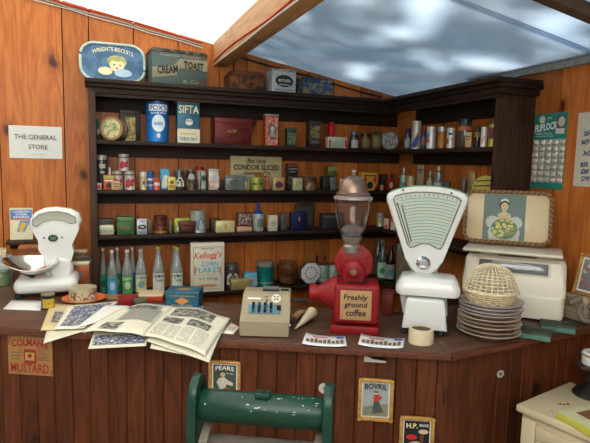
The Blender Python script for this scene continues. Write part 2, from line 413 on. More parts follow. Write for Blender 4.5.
# ---------------------------------------------------------------- counter
C0 = Vector((-1.15, 2.535, 0)); C1 = Vector((1.105, 1.409, 0)); C2 = Vector((1.935, 1.50, 0))
UL = (C1 - C0).normalized(); UR = (C2 - C1).normalized()
NL = Vector((UL.y, -UL.x, 0)); NR = Vector((UR.y, -UR.x, 0))      # outward (towards the customer)
AL = math.atan2(UL.y, UL.x); AR = math.atan2(UR.y, UR.x)
def counter():
    t = thing('shop_counter', 'long shop counter of red-brown boards, bent toward the right wall', 'counter', (C1.x, C1.y, 0))
    dep = .47
    def loc(p): return (p.x - C1.x, p.y - C1.y)
    mid = (NL + NR).normalized(); k = 1 / mid.dot(NL)
    a = C0; b_ = C1; q = C1 - mid * dep * k; p3 = C0 - NL * dep
    e = C2; f_ = Vector((1.935, 1.93, 0))
    for pts, m, ln in (((a, b_, q, p3), WTOP, 'left'), ((b_, e, f_, q), WTOP, 'right')):
        MB().prism([loc(p) for p in pts], CT - .024, CT, .002, plane='XY').build('counter_top', m, t)
    MB().prism([loc(Vector(p)) for p in ((-1.15, 3.15), (p3.x, p3.y), (-.03, C0.y - (.03 + 1.15 + .0) * 0 + (C1.y - C0.y) / (C1.x - C0.x) * (-.03 - C0.x) + .5), (-.03, 3.15))], CT - .03, CT - .0005, .001, plane='XY').build('counter_top', WTOP, t)
    for A_, B_, N_ in ((C0, C1, NL), (C1, C2, NR)):
        pts = (A_ + N_ * .012, B_ + N_ * .012, B_ + N_ * .0005, A_ + N_ * .0005)
        MB().prism([loc(p) for p in pts], CT - .026, CT - .004, .003, plane='XY').build('edge_moulding', WEDGE, t)
        # tongue and groove front boards
        L_ = (B_ - A_).length; U = (B_ - A_).normalized(); x = 0.; bb = MB(); ang = math.atan2(U.y, U.x)
        wd_ = .069 if N_ is NL else .064
        while x < L_ - .01:
            ww = min(wd_, L_ - x); c = A_ + U * (x + ww / 2) - N_ * .03
            bb.box((c.x - C1.x, c.y - C1.y, (CT - .024) / 2), (ww - .0012, .018, CT - .024), .003, 1, rz=ang); x += ww
        bb.build('front_boards', WRED, t)
        c0, c1 = A_ - N_ * .045, B_ - N_ * .045
        MB().prism([loc(p) for p in (c0, c1, c1 - N_ * .008, c0 - N_ * .008)], .01, CT - .031, plane='XY').build('backing_board', mat((.015, .008, .006), .9), t)
    # notch with a loose slip of pale wood in the front under the top
    return t
counter()
def lfront(px, py, off=-.021): return onplane(px, py, C1 + NL * off, NL)
def rfront(px, py, off=-.021): return onplane(px, py, C1 + NR * off, NR)
# ---------------------------------------------------------------- shelf goods
def spotA(px0, px1, yt, lv, dy, z0=None, d=0., base=None):
    y = YA + dy; z = LV[lv] if z0 is None else z0; ym = (yt + (proj_y(px0, y, z))) / 2
    if d: px0 = px0 + max(0, (px0 - 95)) * d / y
    a, c = aty(px0, ym, y), aty(px1, ym, y); top = aty((px0 + px1) / 2, yt, y)
    return Vector(((a.x + c.x) / 2, y, z)), c.x - a.x, top.z - z
def proj_y(px, y, z):
    # image row of height z on plane y near column px
    lo, hi = 0., 443.
    for _ in range(30):
        m = (lo + hi) / 2
        if aty(px, m, y).z > z: lo = m
        else: hi = m
    return lo
def spotB(px0, px1, yt, lv, dx, z0=None):
    x = XB + dx; z = LV[lv] if z0 is None else z0
    m = (px0 + px1) / 2; P = atx(m, 160, x); 
    for _ in range(3):
        k = depth(Vector((P.x, P.y, z)))
        # find row of shelf height
        lo, hi = 0., 443.
        for _i in range(30):
            mm = (lo + hi) / 2
            if atx(m, mm, x).z > z: lo = mm
            else: hi = mm
        P = atx(m, lo, x)
    top = atx(m, yt, x)
    return Vector((x, P.y, z)), (px1 - px0) / F * depth(P), top.z - z

def deco(root, body, w, h, y, o):
    """front label, emblem and small lettering for the front face at local y"""
    lp = None
    if o.get('lab'):
        lw, lh, lz = o.get('ls', (.8, .6, .42))
        lp = poly(root, 'label_panel', rrect(0, lz * h, lw * w, lh * h, min(w * lw, h * lh) * .08, 2), y - .0004, mat(o['lab'], .5, var=.1, scale=60, col2=o.get('lab2'), thr=o.get('lthr', .56)))
    y2 = y - .0014
    if o.get('em'):
        ew, eh, ez = o.get('es', (.5, .35, .45))
        poly(root, 'emblem', ell(o.get('ex', 0) * w, ez * h, ew * w / 2, eh * h / 2), y2, mat(o['em'], .5, var=.25, scale=80, col2=o.get('em2')))
    for (s, cx, cz, tw, th, col) in o.get('txt', ()):
        text(root, s, (cx * w, y2 - .0008, cz * h), tw * w, th * h, mat(col, .5, var=0), bold=.01)
    for (cz, bw, bh, col) in o.get('bars', ()):
        poly(root, 'stripe', rect(0, cz * h, bw * w, bh * h), y2 - .0003, mat(col, .5, var=.1))
def tin(label, P, w, h, d, body, rz=0, lid=None, name='storage_tin', cat='tin', rx=0., group=None, lidh=.16, rough=.4, metal=.25, **o):
    t = thing(name, label, cat, P, rz, group, rx=rx)
    lh = min(h * lidh, .03) if lid is not None else 0
    bm_ = mat(body, rough, metal, .25, o.get('ns', 30), .15, o.get('body2'), o.get('thr', .58))
    MB().box((0, d / 2, (h - lh * .5) / 2), (w - .003, d - .003, h - lh * .5), o.get('bev', .004)).build('body', bm_, t)
    if lid is not None:
        l = MB().box((0, d / 2, h - lh / 2), (w, d, lh), .003); l.build('lid', mat(lid, rough, metal, .2, 30, .1, o.get('lid2')), t)
    deco(t, None, w, h, .0, o)
    return t
def can(label, P, r, h, body, rz=0, lid=None, wrap=None, name='food_can', cat='can', group=None, metal=.3, lidh=.1, lidr=1.03, **o):
    t = thing(name, label, cat, P, rz, group)
    rim = .04 * r
    MB().lathe([(0, 0), (r, 0), (r * 1.02, h * .015), (r, h * .03), (r, h * .96), (r * 1.02, h * .975), (r, h * .99), (r * .93, h * .99), (r * .92, h * .96), (0, h * .96)], 28).build('body', mat(body, .35, metal, .15, 40, 0, o.get('body2')), t)
    if lid is not None:
        MB().lathe([(r * lidr, h * (1 - lidh)), (r * lidr, h * .995), (r * lidr * .95, h * 1.005), (r * .85, h * 1.003), (0, h * 1.0)], 28).build('lid', mat(lid, .35, .4, .1), t)
    if wrap:
        z0, z1 = o.get('wz', (.1, .85))
        MB().lathe([(r * 1.0, h * z0), (r * 1.012, h * z0), (r * 1.012, h * z1), (r * 1.0, h * z1)], 28).build('label_band', mat(wrap, .5, 0, .12, o.get('ws', 50), 0, o.get('wrap2'), o.get('wthr', .55)), t)
    curved(t, r * 1.02, h, o)
    return t
def curved(t, r, h, o):
    """decoration bent round a can: (kind args) each shaped by wrapping a flat outline"""
    for (nm, pts, col) in o.get('cur', ()):
        b = MB().prism([(x, z * h) for x, z in pts], -.0006, 0)
        bmesh.ops.subdivide_edges(b.bm, edges=[e for e in b.bm.edges if abs(e.verts[0].co.x - e.verts[1].co.x) > .3], cuts=9)
        for v in b.bm.verts:
            a = v.co.x; rr_ = r + .0006 - v.co.y
            v.co.x = rr_ * math.sin(a); v.co.y = -rr_ * math.cos(a)
        b.build(nm, mat(col, .5, 0, .15), t)
    for (s, a0, cz, aw, th, col) in o.get('ctxt', ()):
        ob = text(t, s, (a0, 0, cz * h), aw, th * h, mat(col, .5, var=0), bold=.012)
        for v in ob.data.vertices:
            a = v.co.x; v.co.x = (r + .0035) * math.sin(a); v.co.y = -(r + .0035) * math.cos(a)
def jar(label, P, r, h, body, lid, rz=0, lab=None, group=None, neck=.72, name='storage_jar', cat='jar', clear=False, knob=False, **o):
    t = thing(name, label, cat, P, rz, group)
    nz = o.get('nz', .78)
    bm_ = glass(body) if clear else mat(body, .18, .0, .2, 30, 0, o.get('body2'), o.get('thr', .55), .3)
    prof = [(0, 0), (r * .92, 0), (r, h * .04), (r, h * (nz - .12)), (r * .93, h * (nz - .04)), (r * neck, h * nz), (r * neck, h * (nz + .06))]
    if clear: prof = prof + [(rr_ * .93, z + h * .012) for rr_, z in prof[::-1][:-1]] + [(0, h * .03)]
    else: prof = prof + [(0, h * (nz + .06))]
    MB().lathe(prof, 28).build('body', bm_, t)
    lr = r * (neck + .06)
    lp_ = [(0, h * nz + .001), (lr, h * nz + .001), (lr, h * .97), (lr * .9, h), (0, h)]
    if knob: lp_ = [(0, h * nz), (lr, h * nz), (lr * 1.05, h * (nz + .05)), (lr * .6, h * (nz + .1)), (lr * .22, h * (nz + .13)), (lr * .35, h * .97), (lr * .2, h), (0, h)]
    MB().lathe(lp_, 24).build('lid', glass(lid) if o.get('glid') else mat(lid, .35, o.get('lm', .4), .15), t)
    if lab:
        z0, z1 = o.get('wz', (.15, .6)); aa = o.get('la', 1.1)
        curved(t, r * 1.005, h, {'cur': [('label', rect(0, (z0 + z1) / 2, aa * 2, z1 - z0), lab)] + list(o.get('cur', ()))})
    elif o.get('cur'): curved(t, r * 1.01, h, o)
    if o.get('ctxt'): curved(t, r * 1.01, h, {'ctxt': o['ctxt']})
    return t
def bottle(label, P, r, h, col, cap, lab, rz=0, group=None, lab2=None, em=None, name='glass_bottle', s=None, scol=BLACK, content=None):
    t = thing(name, label, 'bottle', P, rz, group)
    pr = [(0, .004), (r * .9, 0), (r, h * .03), (r, h * .48), (r * .95, h * .55), (r * .66, h * .69), (r * .42, h * .82), (r * .34, h * .95)]
    inner = [(max(x - .0035, .002), z + (.005 if i < 3 else 0)) for i, (x, z) in enumerate(pr)][::-1]
    MB().lathe(pr + inner, 24).build('body', glass(col, .12, 1.45, .80), t)
    MB().lathe([(0, h * .955), (r * .40, h * .945), (r * .42, h * .99), (r * .36, h), (0, h)], 18).build('cap', mat(cap, .4, .3, .05), t)
    if lab:
        cur = [('label', rect(0, .25, 2.3, .38), lab)]
        if lab2: cur.append(('label_band', rect(0, .38, 2.0, .06), lab2))
        curved(t, r * 1.01, h, {'cur': cur})
        if em: curved(t, r * 1.035, h, {'cur': [('emblem', ell(0, .235, .55, .085, 16), em)]})
        if s: curved(t, r * 1.05, h, {'ctxt': [(s, 0, .30, 1.3, .07, scol)]})
    return t

def A(px0, px1, yt, lv, dy, d, z0=None): return spotA(px0, px1, yt, lv, dy, z0, d)
def boxA(label, px0, px1, yt, lv, body, dy=.03, d=.05, z0=None, rz=0., **o):
    P, w_, h_ = spotA(px0, px1, yt, lv, dy, z0, d); return tin(label, P, w_, h_, d, body, rz, **o)
def canA(label, px0, px1, yt, lv, body, dy=.03, z0=None, rz=0., **o):
    P, w_, h_ = spotA(px0, px1, yt, lv, dy, z0); r = w_ / 2 * .97; P.y += r; return can(label, P, r, h_, body, rz, **o)
def jarA(label, px0, px1, yt, lv, body, lid, dy=.03, z0=None, rz=0., **o):
    P, w_, h_ = spotA(px0, px1, yt, lv, dy, z0); r = w_ / 2 * .97; P.y += r; return jar(label, P, r, h_, body, lid, rz, **o)
RB_ = -math.radians(50)
def boxB(label, px0, px1, yt, lv, body, dx=.05, d=.04, z0=None, rz=RB_, **o):
    P, w_, h_ = spotB(px0, px1, yt, lv, dx, z0); return tin(label, P, w_ * .92, h_, d, body, rz, **o)
def canB(label, px0, px1, yt, lv, body, dx=.06, z0=None, rz=RB_, **o):
    P, w_, h_ = spotB(px0, px1, yt, lv, dx, z0); return can(label, P, w_ / 2 * .97, h_, body, rz, **o)
def jarB(label, px0, px1, yt, lv, body, lid, dx=.06, z0=None, rz=RB_, **o):
    P, w_, h_ = spotB(px0, px1, yt, lv, dx, z0); return jar(label, P, w_ / 2 * .97, h_, body, lid, rz, **o)
def zat(px, py, dy): return aty(px, py, YA + dy).z

# ---- on top of the cornice
ZT = LV[4] + .0005
P, w_, h_ = spotA(80, 148, 40, 4, .02, ZT); 
t = thing('serving_tray', 'blue oval biscuit tray with pale rim and child picture, leaning on the wall', 'tray', (P.x - .006, P.y + .055, ZT), 0, rx=-.20)
h_ *= 1.03
MB().prism(rrect(0, h_ / 2, w_, h_, .078, 8), 0, .012, .003).build('tray_base', mat((.045, .11, .20), .4, .1, .25, 18, 0, (.08, .17, .28)), t)
rim = [Vector((x, -.004, z)) for x, z in rrect(0, h_ / 2, w_ - .012, h_ - .012, .072, 8)]
MB().tube(rim, .0075, 8, True).build('rim', mat((.42, .52, .46), .3, .1, .2, 40), t)
text(t, 'WRIGHTS BISCUITS', (0, -.003, h_ * .74), w_ * .62, .022, mat((.75, .72, .50), .5), arc=.022, bold=.012)
c_ = poly(t, 'child_figure', ell(.02, h_ * .44, .038, .038), -.004, mat((.75, .66, .38), .5))
poly(c_, 'hair', ell(.02, h_ * .53, .050, .034), -.002, mat((.30, .32, .10), .5, col2=(.50, .48, .2)))
poly(c_, 'fringe', [(-.02, h_ * .50), (0, h_ * .56), (.02, h_ * .53), (.045, h_ * .55), (.06, h_ * .50), (.05, h_ * .62), (.02, h_ * .66), (-.01, h_ * .62)], -.006, mat((.34, .36, .12), .5))
poly(c_, 'arm', ell(-.04, h_ * .27, .036, .022), -.004, mat((.75, .66, .38), .5)); poly(c_, 'arm', ell(.05, h_ * .24, .045, .022), -.0045, mat((.40, .55, .66), .5))
for x in (.006, .036): poly(c_, 'eye', ell(x, h_ * .44, .007, .003, 8), -.006, M_INK)
poly(c_, 'mouth', ell(.02, h_ * .36, .008, .003, 8), -.006, M_RED)
P, w_, h_ = spotA(151, 208, 50, 4, .01, ZT)
t = thing('storage_tin', 'large dark teal toast tin with rust patches and hinged lid, on the cornice', 'tin', P, math.radians(6))
d_ = .15
MB().box((0, d_ / 2, h_ * .46), (w_, d_, h_ * .92), .005).build('body', mat((.075, .11, .10), .5, .3, .2, 16, .3, (.11, .075, .045), .60), t)
MB().prism([(-w_ / 2 - .003, h_ * .90), (w_ / 2 + .003, h_ * .90), (w_ / 2 - .006, h_), (-w_ / 2 + .006, h_)], -.003, d_ + .003, .002).build('lid', mat((.12, .10, .07), .55, .3, .3, 20, .2, (.05, .035, .025)), t)
text(t, "CREAM", (-.068, -.006, h_ * .42), w_ * .36, .042, mat((.02, .012, .01), .6), rot=.12, bold=.03)
text(t, "TOAST", (.075, -.006, h_ * .58), w_ * .36, .042, mat((.02, .012, .01), .6), rot=-.05, bold=.03)
b = MB().prism([(-.15, .03), (-.02, .052), (0, .09), (.15, .085), (.15, .145), (-.0, .14), (-.03, .105), (-.15, .085)], -.0035, -.001).build('ribbon', mat((.24, .23, .15), .6, .1, .2, 30), t)
text(t, 'Superior Quality', (0, -.004, h_ * .82), w_ * .7, .018, mat((.3, .28, .2), .6)); text(t, '& Co', (.06, -.004, h_ * .12), w_ * .3, .02, mat((.3, .28, .2), .6))
def taperbox(label, px0, px1, yt, body, body2, dx0, d, em=None, **o):
    P, w_, h_ = spotA(px0, px1, yt, 4, .03, ZT, d * .5); t = thing('storage_tin', label, 'tin', P, o.get('rz', .15))
    b = MB(); b.box((0, d / 2, h_ * .36), (w_, d, h_ * .72), .004); b.build('body', mat(body, .5, .3, .2, 30, .2, body2, o.get('thr', .5)), t)
    b = MB().prism([(-w_ / 2 - .002, h_ * .70), (w_ / 2 + .002, h_ * .70), (w_ / 2 - dx0, h_), (-w_ / 2 + dx0, h_)], -.002, d, .003); b.build('lid', mat([c * .7 for c in body], .5, .3, .3, 30, .1, body2, .6), t)
    return t, w_, h_
taperbox('low rusty orange-brown tin with sloping lid, beside the white oval-label tin', 228, 266, 71, (.22, .075, .025), (.05, .03, .02), .022, .12)
t, w_, h_ = taperbox('blue and yellow scenic tin, rightmost on the cornice', 298, 334, 78, (.04, .07, .16), (.22, .20, .07), .012, .12)
P, w_, h_ = spotA(267, 297, 69, 4, .02, ZT, .08)
t = tin('white tin with black oval label on the cornice', P, w_, h_, .10, (.50, .52, .48), .12, lid=(.40, .42, .38), lid2=(.25, .2, .12), em=(.02, .02, .025), es=(.74, .50, .50), txt=[("MOTHERS", 0, .52, .5, .12, WHITE), ('Enamelware', 0, .36, .4, .07, WHITE)], bars=[(.14, .8, .04, (.2, .25, .35))], lidh=.1)

# ---- shelf 1, back bank
boxA('small dark green tin standing behind the round floral tin', 95.5, 101, 119, 3, DKGREEN, .09, .05, em=(.4, .4, .3), es=(.4, .3, .4))
P, w_, h_ = spotA(102, 121, 116, 3, .005)
t = thing('round_tin', 'round brass-rimmed floral tin lying on its side', 'tin', (P.x, P.y, LV[3]), math.radians(-20)); r = .061
MB().cyl((0, .055, r), r * .97, .09, 32, 'Y').build('body', mat((.42, .36, .2), .4, .3, .3, 30, 0, (.2, .15, .07)), t)
MB().cyl((0, .006, r), r, .02, 32, 'Y').build('lid', mat((.32, .17, .07), .4, .5, .2), t)
l = poly(t, 'floral_print', ell(0, r, r * .80, r * .80, 28), -.005, mat((.52, .48, .26), .45, 0, .1, 45, 0, (.22, .28, .10), .55))
rr = random.Random(5)
for i in range(6): poly(l, 'flower', ell(rr.uniform(-.025, .025), r + rr.uniform(-.025, .025), .009, .007, 10), -.007, mat([(.55, .35, .3), (.12, .3, .12), (.6, .5, .15)][i % 3], .5))
t = boxA('dark tin with patterned brass front panel', 119, 141, 110, 3, (.02, .018, .012), .10, .08, lid=(.03, .025, .02), lidh=.12)
poly(t, 'brass_panel', rect(0, .068, .052, .128), -.001, mat((.30, .22, .07), .4, .3, .3, 60, 0, (.10, .08, .03)), label='engraved brass panel')
P, w_, h_ = spotA(147, 170, 101, 3, .025)
t = can("tall blue mint tin with white round emblem", (P.x, P.y + w_ / 2, P.z), w_ / 2, h_, (.02, .16, .48), 0, lid=(.04, .08, .22), lidh=.06, name='storage_tin', cat='tin',
    cur=[('name_band', rect(0, .84, 1.7, .16), (.66, .74, .78)), ('emblem', ell(0, .46, .58, .21, 24), (.66, .74, .76)), ('crest', ell(0, .16, .16, .06), (.7, .6, .55))],
    ctxt=[("FOX'S", 0, .84, 1.35, .12, NAVY), ('GLACIER MINTS', 0, .71, 1.3, .04, WHITE), ('mint', 0, .46, .7, .1, BLUE)])
P, w_, h_ = spotA(176, 200, 101, 3, .02, d=.04)
tin('teal and cream salt tin with large lettering', P, w_, h_, .07, (.03, .11, .16), 0, lid=(.25, .22, .16), lidh=.05, lab=(.62, .58, .42), ls=(.98, .34, .17),
    em=(.6, .6, .52), es=(.34, .16, .50), ex=.02, txt=[('SIFTA', 0, .80, .88, .19, (.75, .68, .45)), ('TABLE SALT', 0, .10, .8, .08, (.05, .12, .2)), ('pours', .0, .52, .3, .06, NAVY)], bars=[(.22, .7, .03, (.6, .4, .1))])
t = boxA('maroon cash box with carry handle', 210, 252, 118, 3, (.11, .012, .010), .03, .12, lid=(.13, .016, .012), lidh=.3, body2=(.05, .01, .008), thr=.6, em=(.35, .2, .06), es=(.35, .12, .5), em2=(.11, .012, .010))
MB().tube([(-.04, .06, .142), (-.04, .06, .158), (.04, .06, .158), (.04, .06, .142)], .004).build('handle', mat((.03, .01, .01), .4), t)
t = boxA('red and cream tin with king portrait panel', 262, 279, 114, 3, (.42, .06, .04), .02, .06, lid=(.30, .28, .22), lab=(.42, .30, .2), ls=(.84, .86, .46), lab2=(.45, .06, .04), lthr=.5, lidh=.06)
t.children[-1].name = 'label_panel'
poly(t, 'portrait_oval', ell(0, .083, .025, .045), -.0018, mat((.12, .10, .09), .5)); poly(t, 'portrait_head', ell(0, .098, .011, .017), -.003, mat((.45, .4, .34), .5)); poly(t, 'portrait_body', [(-.020, .052), (.020, .052), (.012, .08), (-.012, .08)], -.003, mat((.3, .27, .25), .5))
boxA('small square dark green tin beside the king portrait tin', 284, 297, 128, 3, (.035, .055, .03), .03, .05, lid=(.05, .07, .04), lab=(.06, .10, .05), lab2=(.2, .2, .1), ls=(.8, .6, .42))
boxA('black tin with worn brass figure scene', 305, 321, 121, 3, (.025, .022, .018), .03, .06, lid=(.04, .04, .04), lab=(.26, .19, .06), lab2=(.06, .05, .03), ls=(.78, .48, .58), lthr=.5, bars=[(.2, .7, .12, (.1, .09, .06))])
boxA('plain bright red tin standing behind the checked tin', 326, 335, 122, 3, (.55, .02, .03), .09, .05)
t = boxA('long low white tin with green check pattern and red ends', 324, 348, 137, 3, (.52, .52, .40), .025, .05, lidh=.1)
for i in range(9):
    for j in range(3): poly(t, 'check_square', rect(-.040 + i * .0095, .012 + j * .013, .0055, .007), -.0008, mat((.12, .35, .2), .5))
for s in (-1, 1): poly(t, 'red_end', rect(s * .055, .027, .014, .046), -.001, mat((.5, .03, .03), .5))
jarA('small dark bottle-jar with white label and grey-blue cap', 352, 360, 131, 3, (.02, .02, .03), (.10, .13, .17), neck=.8, lab=(.4, .38, .34), wz=(.05, .5))
jarA('amber brown glass jar, left one of the two beside the pale disc', 363, 373, 133, 3, (.12, .075, .025), (.04, .03, .02), neck=.85, lab=(.16, .10, .04))
jarA('amber brown glass jar with knobbed lid, beside the pale disc', 373.5, 384, 128, 3, (.11, .07, .025), (.12, .09, .05), neck=.8, knob=True, nz=.7, lab=(.18, .12, .04))
P, w_, h_ = spotA(384, 398, 131, 3, .05)
t = thing('round_tin', 'pale grey speckled round tin standing on edge in the shelf corner', 'tin', (P.x - .01, P.y, LV[3]), math.radians(-25)); r = h_ / 2
MB().cyl((0, .02, r), r, .04, 30, 'Y').build('body', mat((.05, .045, .04), .4, .3), t); poly(t, 'speckled_lid', ell(0, r, r * .86, r * .86, 26), -.001, mat((.32, .32, .27), .5, 0, .2, 70, 0, (.12, .11, .10), .52))
# ---- shelf 1, side bank
jarB('dark blue-capped bottle with pale label on the top side shelf', 404, 411, 129, 3, (.04, .05, .06), (.02, .03, .08), neck=.7, lab=(.25, .28, .28), wz=(.1, .5))
canB('tall white drum with blue and black figure, tallest on the top side shelf', 411, 420.5, 121, 3, (.50, .46, .36), .05, cur=[('figure', [(-.8, .08), (.4, .05), (.9, .45), (.3, .5), (-.2, .3)], (.03, .06, .22)), ('mark', ell(.5, .5, .2, .08), (.4, .05, .04))], name='storage_tin', cat='tin')
jarB('little dark jar with red spot, between white drum and white tin', 420.5, 426, 131, 3, (.05, .04, .05), (.06, .04, .05), lab=(.2, .1, .1), wz=(.2, .6))
canB('white canister with blue and red label patch', 426, 435.5, 127, 3, (.62, .60, .54), cur=[('label_patch', rect(-.55, .62, .7, .2), (.10, .22, .5)), ('label_patch', rect(-.5, .38, .7, .2), (.5, .1, .06))], lid=(.6, .58, .5), name='storage_tin', cat='tin')
canB('orange-amber jar with white lid', 437, 445.5, 127, 3, (.32, .12, .02), lid=(.45, .42, .38), lidh=.22, wrap=(.40, .17, .02), wz=(.1, .6), name='storage_jar', cat='jar')
t = canB('white canister with red cap and dark lettering', 446, 454.5, 128, 3, (.60, .58, .52), cur=[('red_mark', ell(-.5, .35, .25, .16), (.5, .03, .03)), ('dark_mark', rect(.1, .7, .9, .1), NAVY), ('green_mark', rect(.4, .45, .3, .15), (.1, .3, .12))], lid=(.6, .05, .04), lidh=.12, lidr=.6, name='storage_tin', cat='tin')
jarB('large glass jar with orange band and black lid on the top side shelf', 457, 471, 119, 3, (.07, .05, .04), (.03, .04, .05), dx=.085, neck=.9, nz=.84, cur=[('orange_band', rect(0, .66, 2.6, .14), (.45, .15, .04))])
boxB('cream card box with brown lettering in front of the large jar', 464, 471.5, 132, 3, (.50, .33, .14), .02, .02, name='card_box', cat='box', metal=0, bars=[(.7, .7, .06, BROWN), (.5, .6, .04, BROWN)])
jarB('black jar with gold mark beside the white tube', 474, 480, 127, 3, (.02, .018, .018), (.05, .04, .02), neck=.85, lab=(.25, .18, .05), wz=(.5, .75))
canB('slim white tube with red diagonal mark', 480, 486.5, 127, 3, (.58, .52, .44), .03, cur=[('red_mark', [(-.6, .2), (-.3, .2), (.6, .55), (.3, .55)], (.45, .04, .03))], name='storage_tube', cat='tube')
canB('yellow-green tin with dark red label, rightmost on the top side shelf', 488, 495.5, 122, 3, (.45, .42, .06), .05, lid=(.06, .06, .05), cur=[('label', rect(-.2, .55, 1.2, .45), (.18, .03, .06))], name='storage_tin', cat='tin')

# ---- shelf 2, back bank
t = jarA('big black glass jar with silver lid and pale script', 95.5, 108, 155, 2, (.03, .035, .03), (.35, .34, .30), dy=.06, neck=.92, nz=.86, cur=[('label', rect(.1, .68, 1.0, .12), (.45, .42, .32)), ('label', rect(.1, .50, .7, .06), (.5, .42, .25))])
t = boxA('orange-red card box with pattern', 103, 114.5, 175, 2, (.55, .10, .03), .03, .05, name='card_box', cat='box', metal=0, em=(.04, .02, .02), es=(.5, .34, .3), bars=[(.84, .9, .2, (.35, .35, .08)), (.62, .8, .1, (.75, .55, .45))])
P, w_, h_ = spotA(108.5, 111, 167, 2, .115)
t = thing('glue_bottle', 'white pointed nozzle bottle behind the orange-red box', 'bottle', P)
MB().lathe([(0, 0), (.017, 0), (.017, h_ * .5), (.010, h_ * .58), (0, h_ * .58)], 16).build('body', mat((.3, .3, .28), .5), t); MB().lathe([(.008, h_ * .55), (.007, h_ * .7), (.005, h_ * .97), (0, h_)], 14).build('nozzle', mat(WHITE, .4), t)
boxA('tiny white box with red mark at the left shelf end', 95.5, 102, 183, 2, (.5, .4, .38), .015, .03, name='card_box', cat='box', metal=0, em=(.5, .03, .03), es=(.6, .6, .5))
boxA('small tan card box lying in front of the red-white tins', 111, 120.5, 181, 2, (.50, .30, .14), .01, .03, name='card_box', cat='box', metal=0, bars=[(.7, .6, .08, BROWN), (.4, .5, .06, BROWN)])
RW = dict(lid=(.35, .33, .30), lidh=.07, cur=[('blossom_print', [(-.9, .15), (-.1, .12), (.3, .35), (.9, .4), (.8, .62), (.1, .5), (-.3, .62), (-.8, .45)], (.42, .03, .04)), ('dark_band', rect(0, .80, 2.2, .07), (.10, .06, .05)), ('dark_leaf', ell(.3, .28, .35, .06), (.06, .05, .05))])
canA('red and white printed can, lower left of the pyramid of three', 112, 123.5, 171, 2, (.50, .46, .40), .045, group='red and white printed cans', **RW)
canA('red and white printed can, lower right of the pyramid of three', 124.5, 135.5, 171, 2, (.50, .46, .40), .03, group='red and white printed cans', **RW)
ztop = max(o.location.z for o in S.objects if False) if False else spotA(124.5, 135.5, 171, 2, .03)[2] + LV[2] + .001
canA('red and white printed can stacked on top of the other two', 118.5, 129.5, 154, 2, (.46, .44, .39), .035, z0=ztop, group='red and white printed cans', **RW)
canA('cream can with white lid beside the blue and white can', 140, 147.5, 172, 2, (.50, .42, .26), .03, lid=(.6, .58, .52), lidh=.25, cur=[('emblem', ell(0, .4, .25, .12), (.05, .04, .1))])
canA('blue and white banded can', 147.5, 154.5, 171, 2, (.03, .11, .30), .035, lid=(.05, .1, .25), cur=[('white_band', rect(0, .55, 2.4, .12), (.6, .6, .6)), ('white_band', rect(0, .25, 2.4, .08), (.4, .45, .5))])
canA('little red and white can in front of the blue box', 153.5, 160.5, 178, 2, (.58, .10, .05), .012, lid=(.5, .1, .08), cur=[('white_patch', rect(0, .5, 1.6, .25), (.65, .62, .55))])
t = boxA('sky-blue card box with white figure', 159.5, 170, 169, 2, (.05, .30, .48), .05, .04, name='card_box', cat='box', metal=0)
poly(t, 'white_figure', [(-.02, .01), (.005, .01), (.018, .03), (.018, .075), (.0, .085), (-.012, .06), (-.018, .04)], -.001, mat((.6, .62, .5), .5))
boxA('small yellow card box with dark emblem', 167, 176, 177, 2, (.60, .48, .12), .015, .03, name='card_box', cat='box', metal=0, em=(.15, .09, .03), es=(.5, .25, .6), bars=[(.3, .7, .15, (.4, .15, .05))])
jarA('dark glass jar with white scalloped label', 174.5, 185.5, 169.5, 2, (.035, .05, .04), (.12, .13, .12), neck=.9, nz=.88, cur=[('label', [(-.9, .18), (.9, .18), (.9, .42), (.5, .5), (.25, .62), (-.25, .62), (-.5, .5), (-.9, .42)], (.62, .62, .54)), ('dark_band', rect(0, .14, 1.8, .08), (.05, .03, .03))])
jarA('dark glass jar with arched silver label', 186.5, 196.5, 169, 2, (.04, .035, .03), (.16, .16, .14), dy=.07, neck=.7, nz=.88, cur=[('label', ell(0, .52, .75, .26), (.42, .43, .40))])
canA('short mottled brown tin in front of the silver-label jar', 187, 199, 179.5, 2, (.14, .09, .04), .01, body2=(.06, .045, .03), name='storage_tin', cat='tin')
canA('jar with bright red lid behind the patchwork tins', 196.5, 204.5, 167, 2, (.35, .30, .25), .09, lid=(.30, .02, .02), lidh=.14, name='storage_jar', cat='jar')
t = boxA('narrow pale green tin with dark round emblem, left of the patchwork tin', 199.5, 206, 171, 2, (.26, .34, .26), .03, .05, lid=(.3, .32, .25), lidh=.08)
poly(t, 'dark_emblem', ell(0, .068, .013, .016), -.001, mat((.04, .06, .05), .5)); poly(t, 'panel', rect(0, .028, .026, .034), -.001, mat((.4, .48, .38), .5, col2=(.15, .25, .2)))
t = boxA('cream patchwork tin with four coloured squares', 206.5, 219, 169, 2, (.50, .45, .38), .03, .06, lid=(.36, .36, .33), lidh=.12)
for x, z, c in ((-.016, .065, (.6, .4, .3)), (.016, .065, (.30, .40, .50)), (-.016, .028, (.6, .16, .12)), (.016, .028, (.42, .34, .12))): poly(t, 'colour_square', rect(x, z, .026, .030), -.001, mat(c, .5, col2=(.6, .55, .45)))
boxA('very small black tin beside the patchwork tin', 220, 225, 180, 2, (.02, .02, .02), .04, .03)
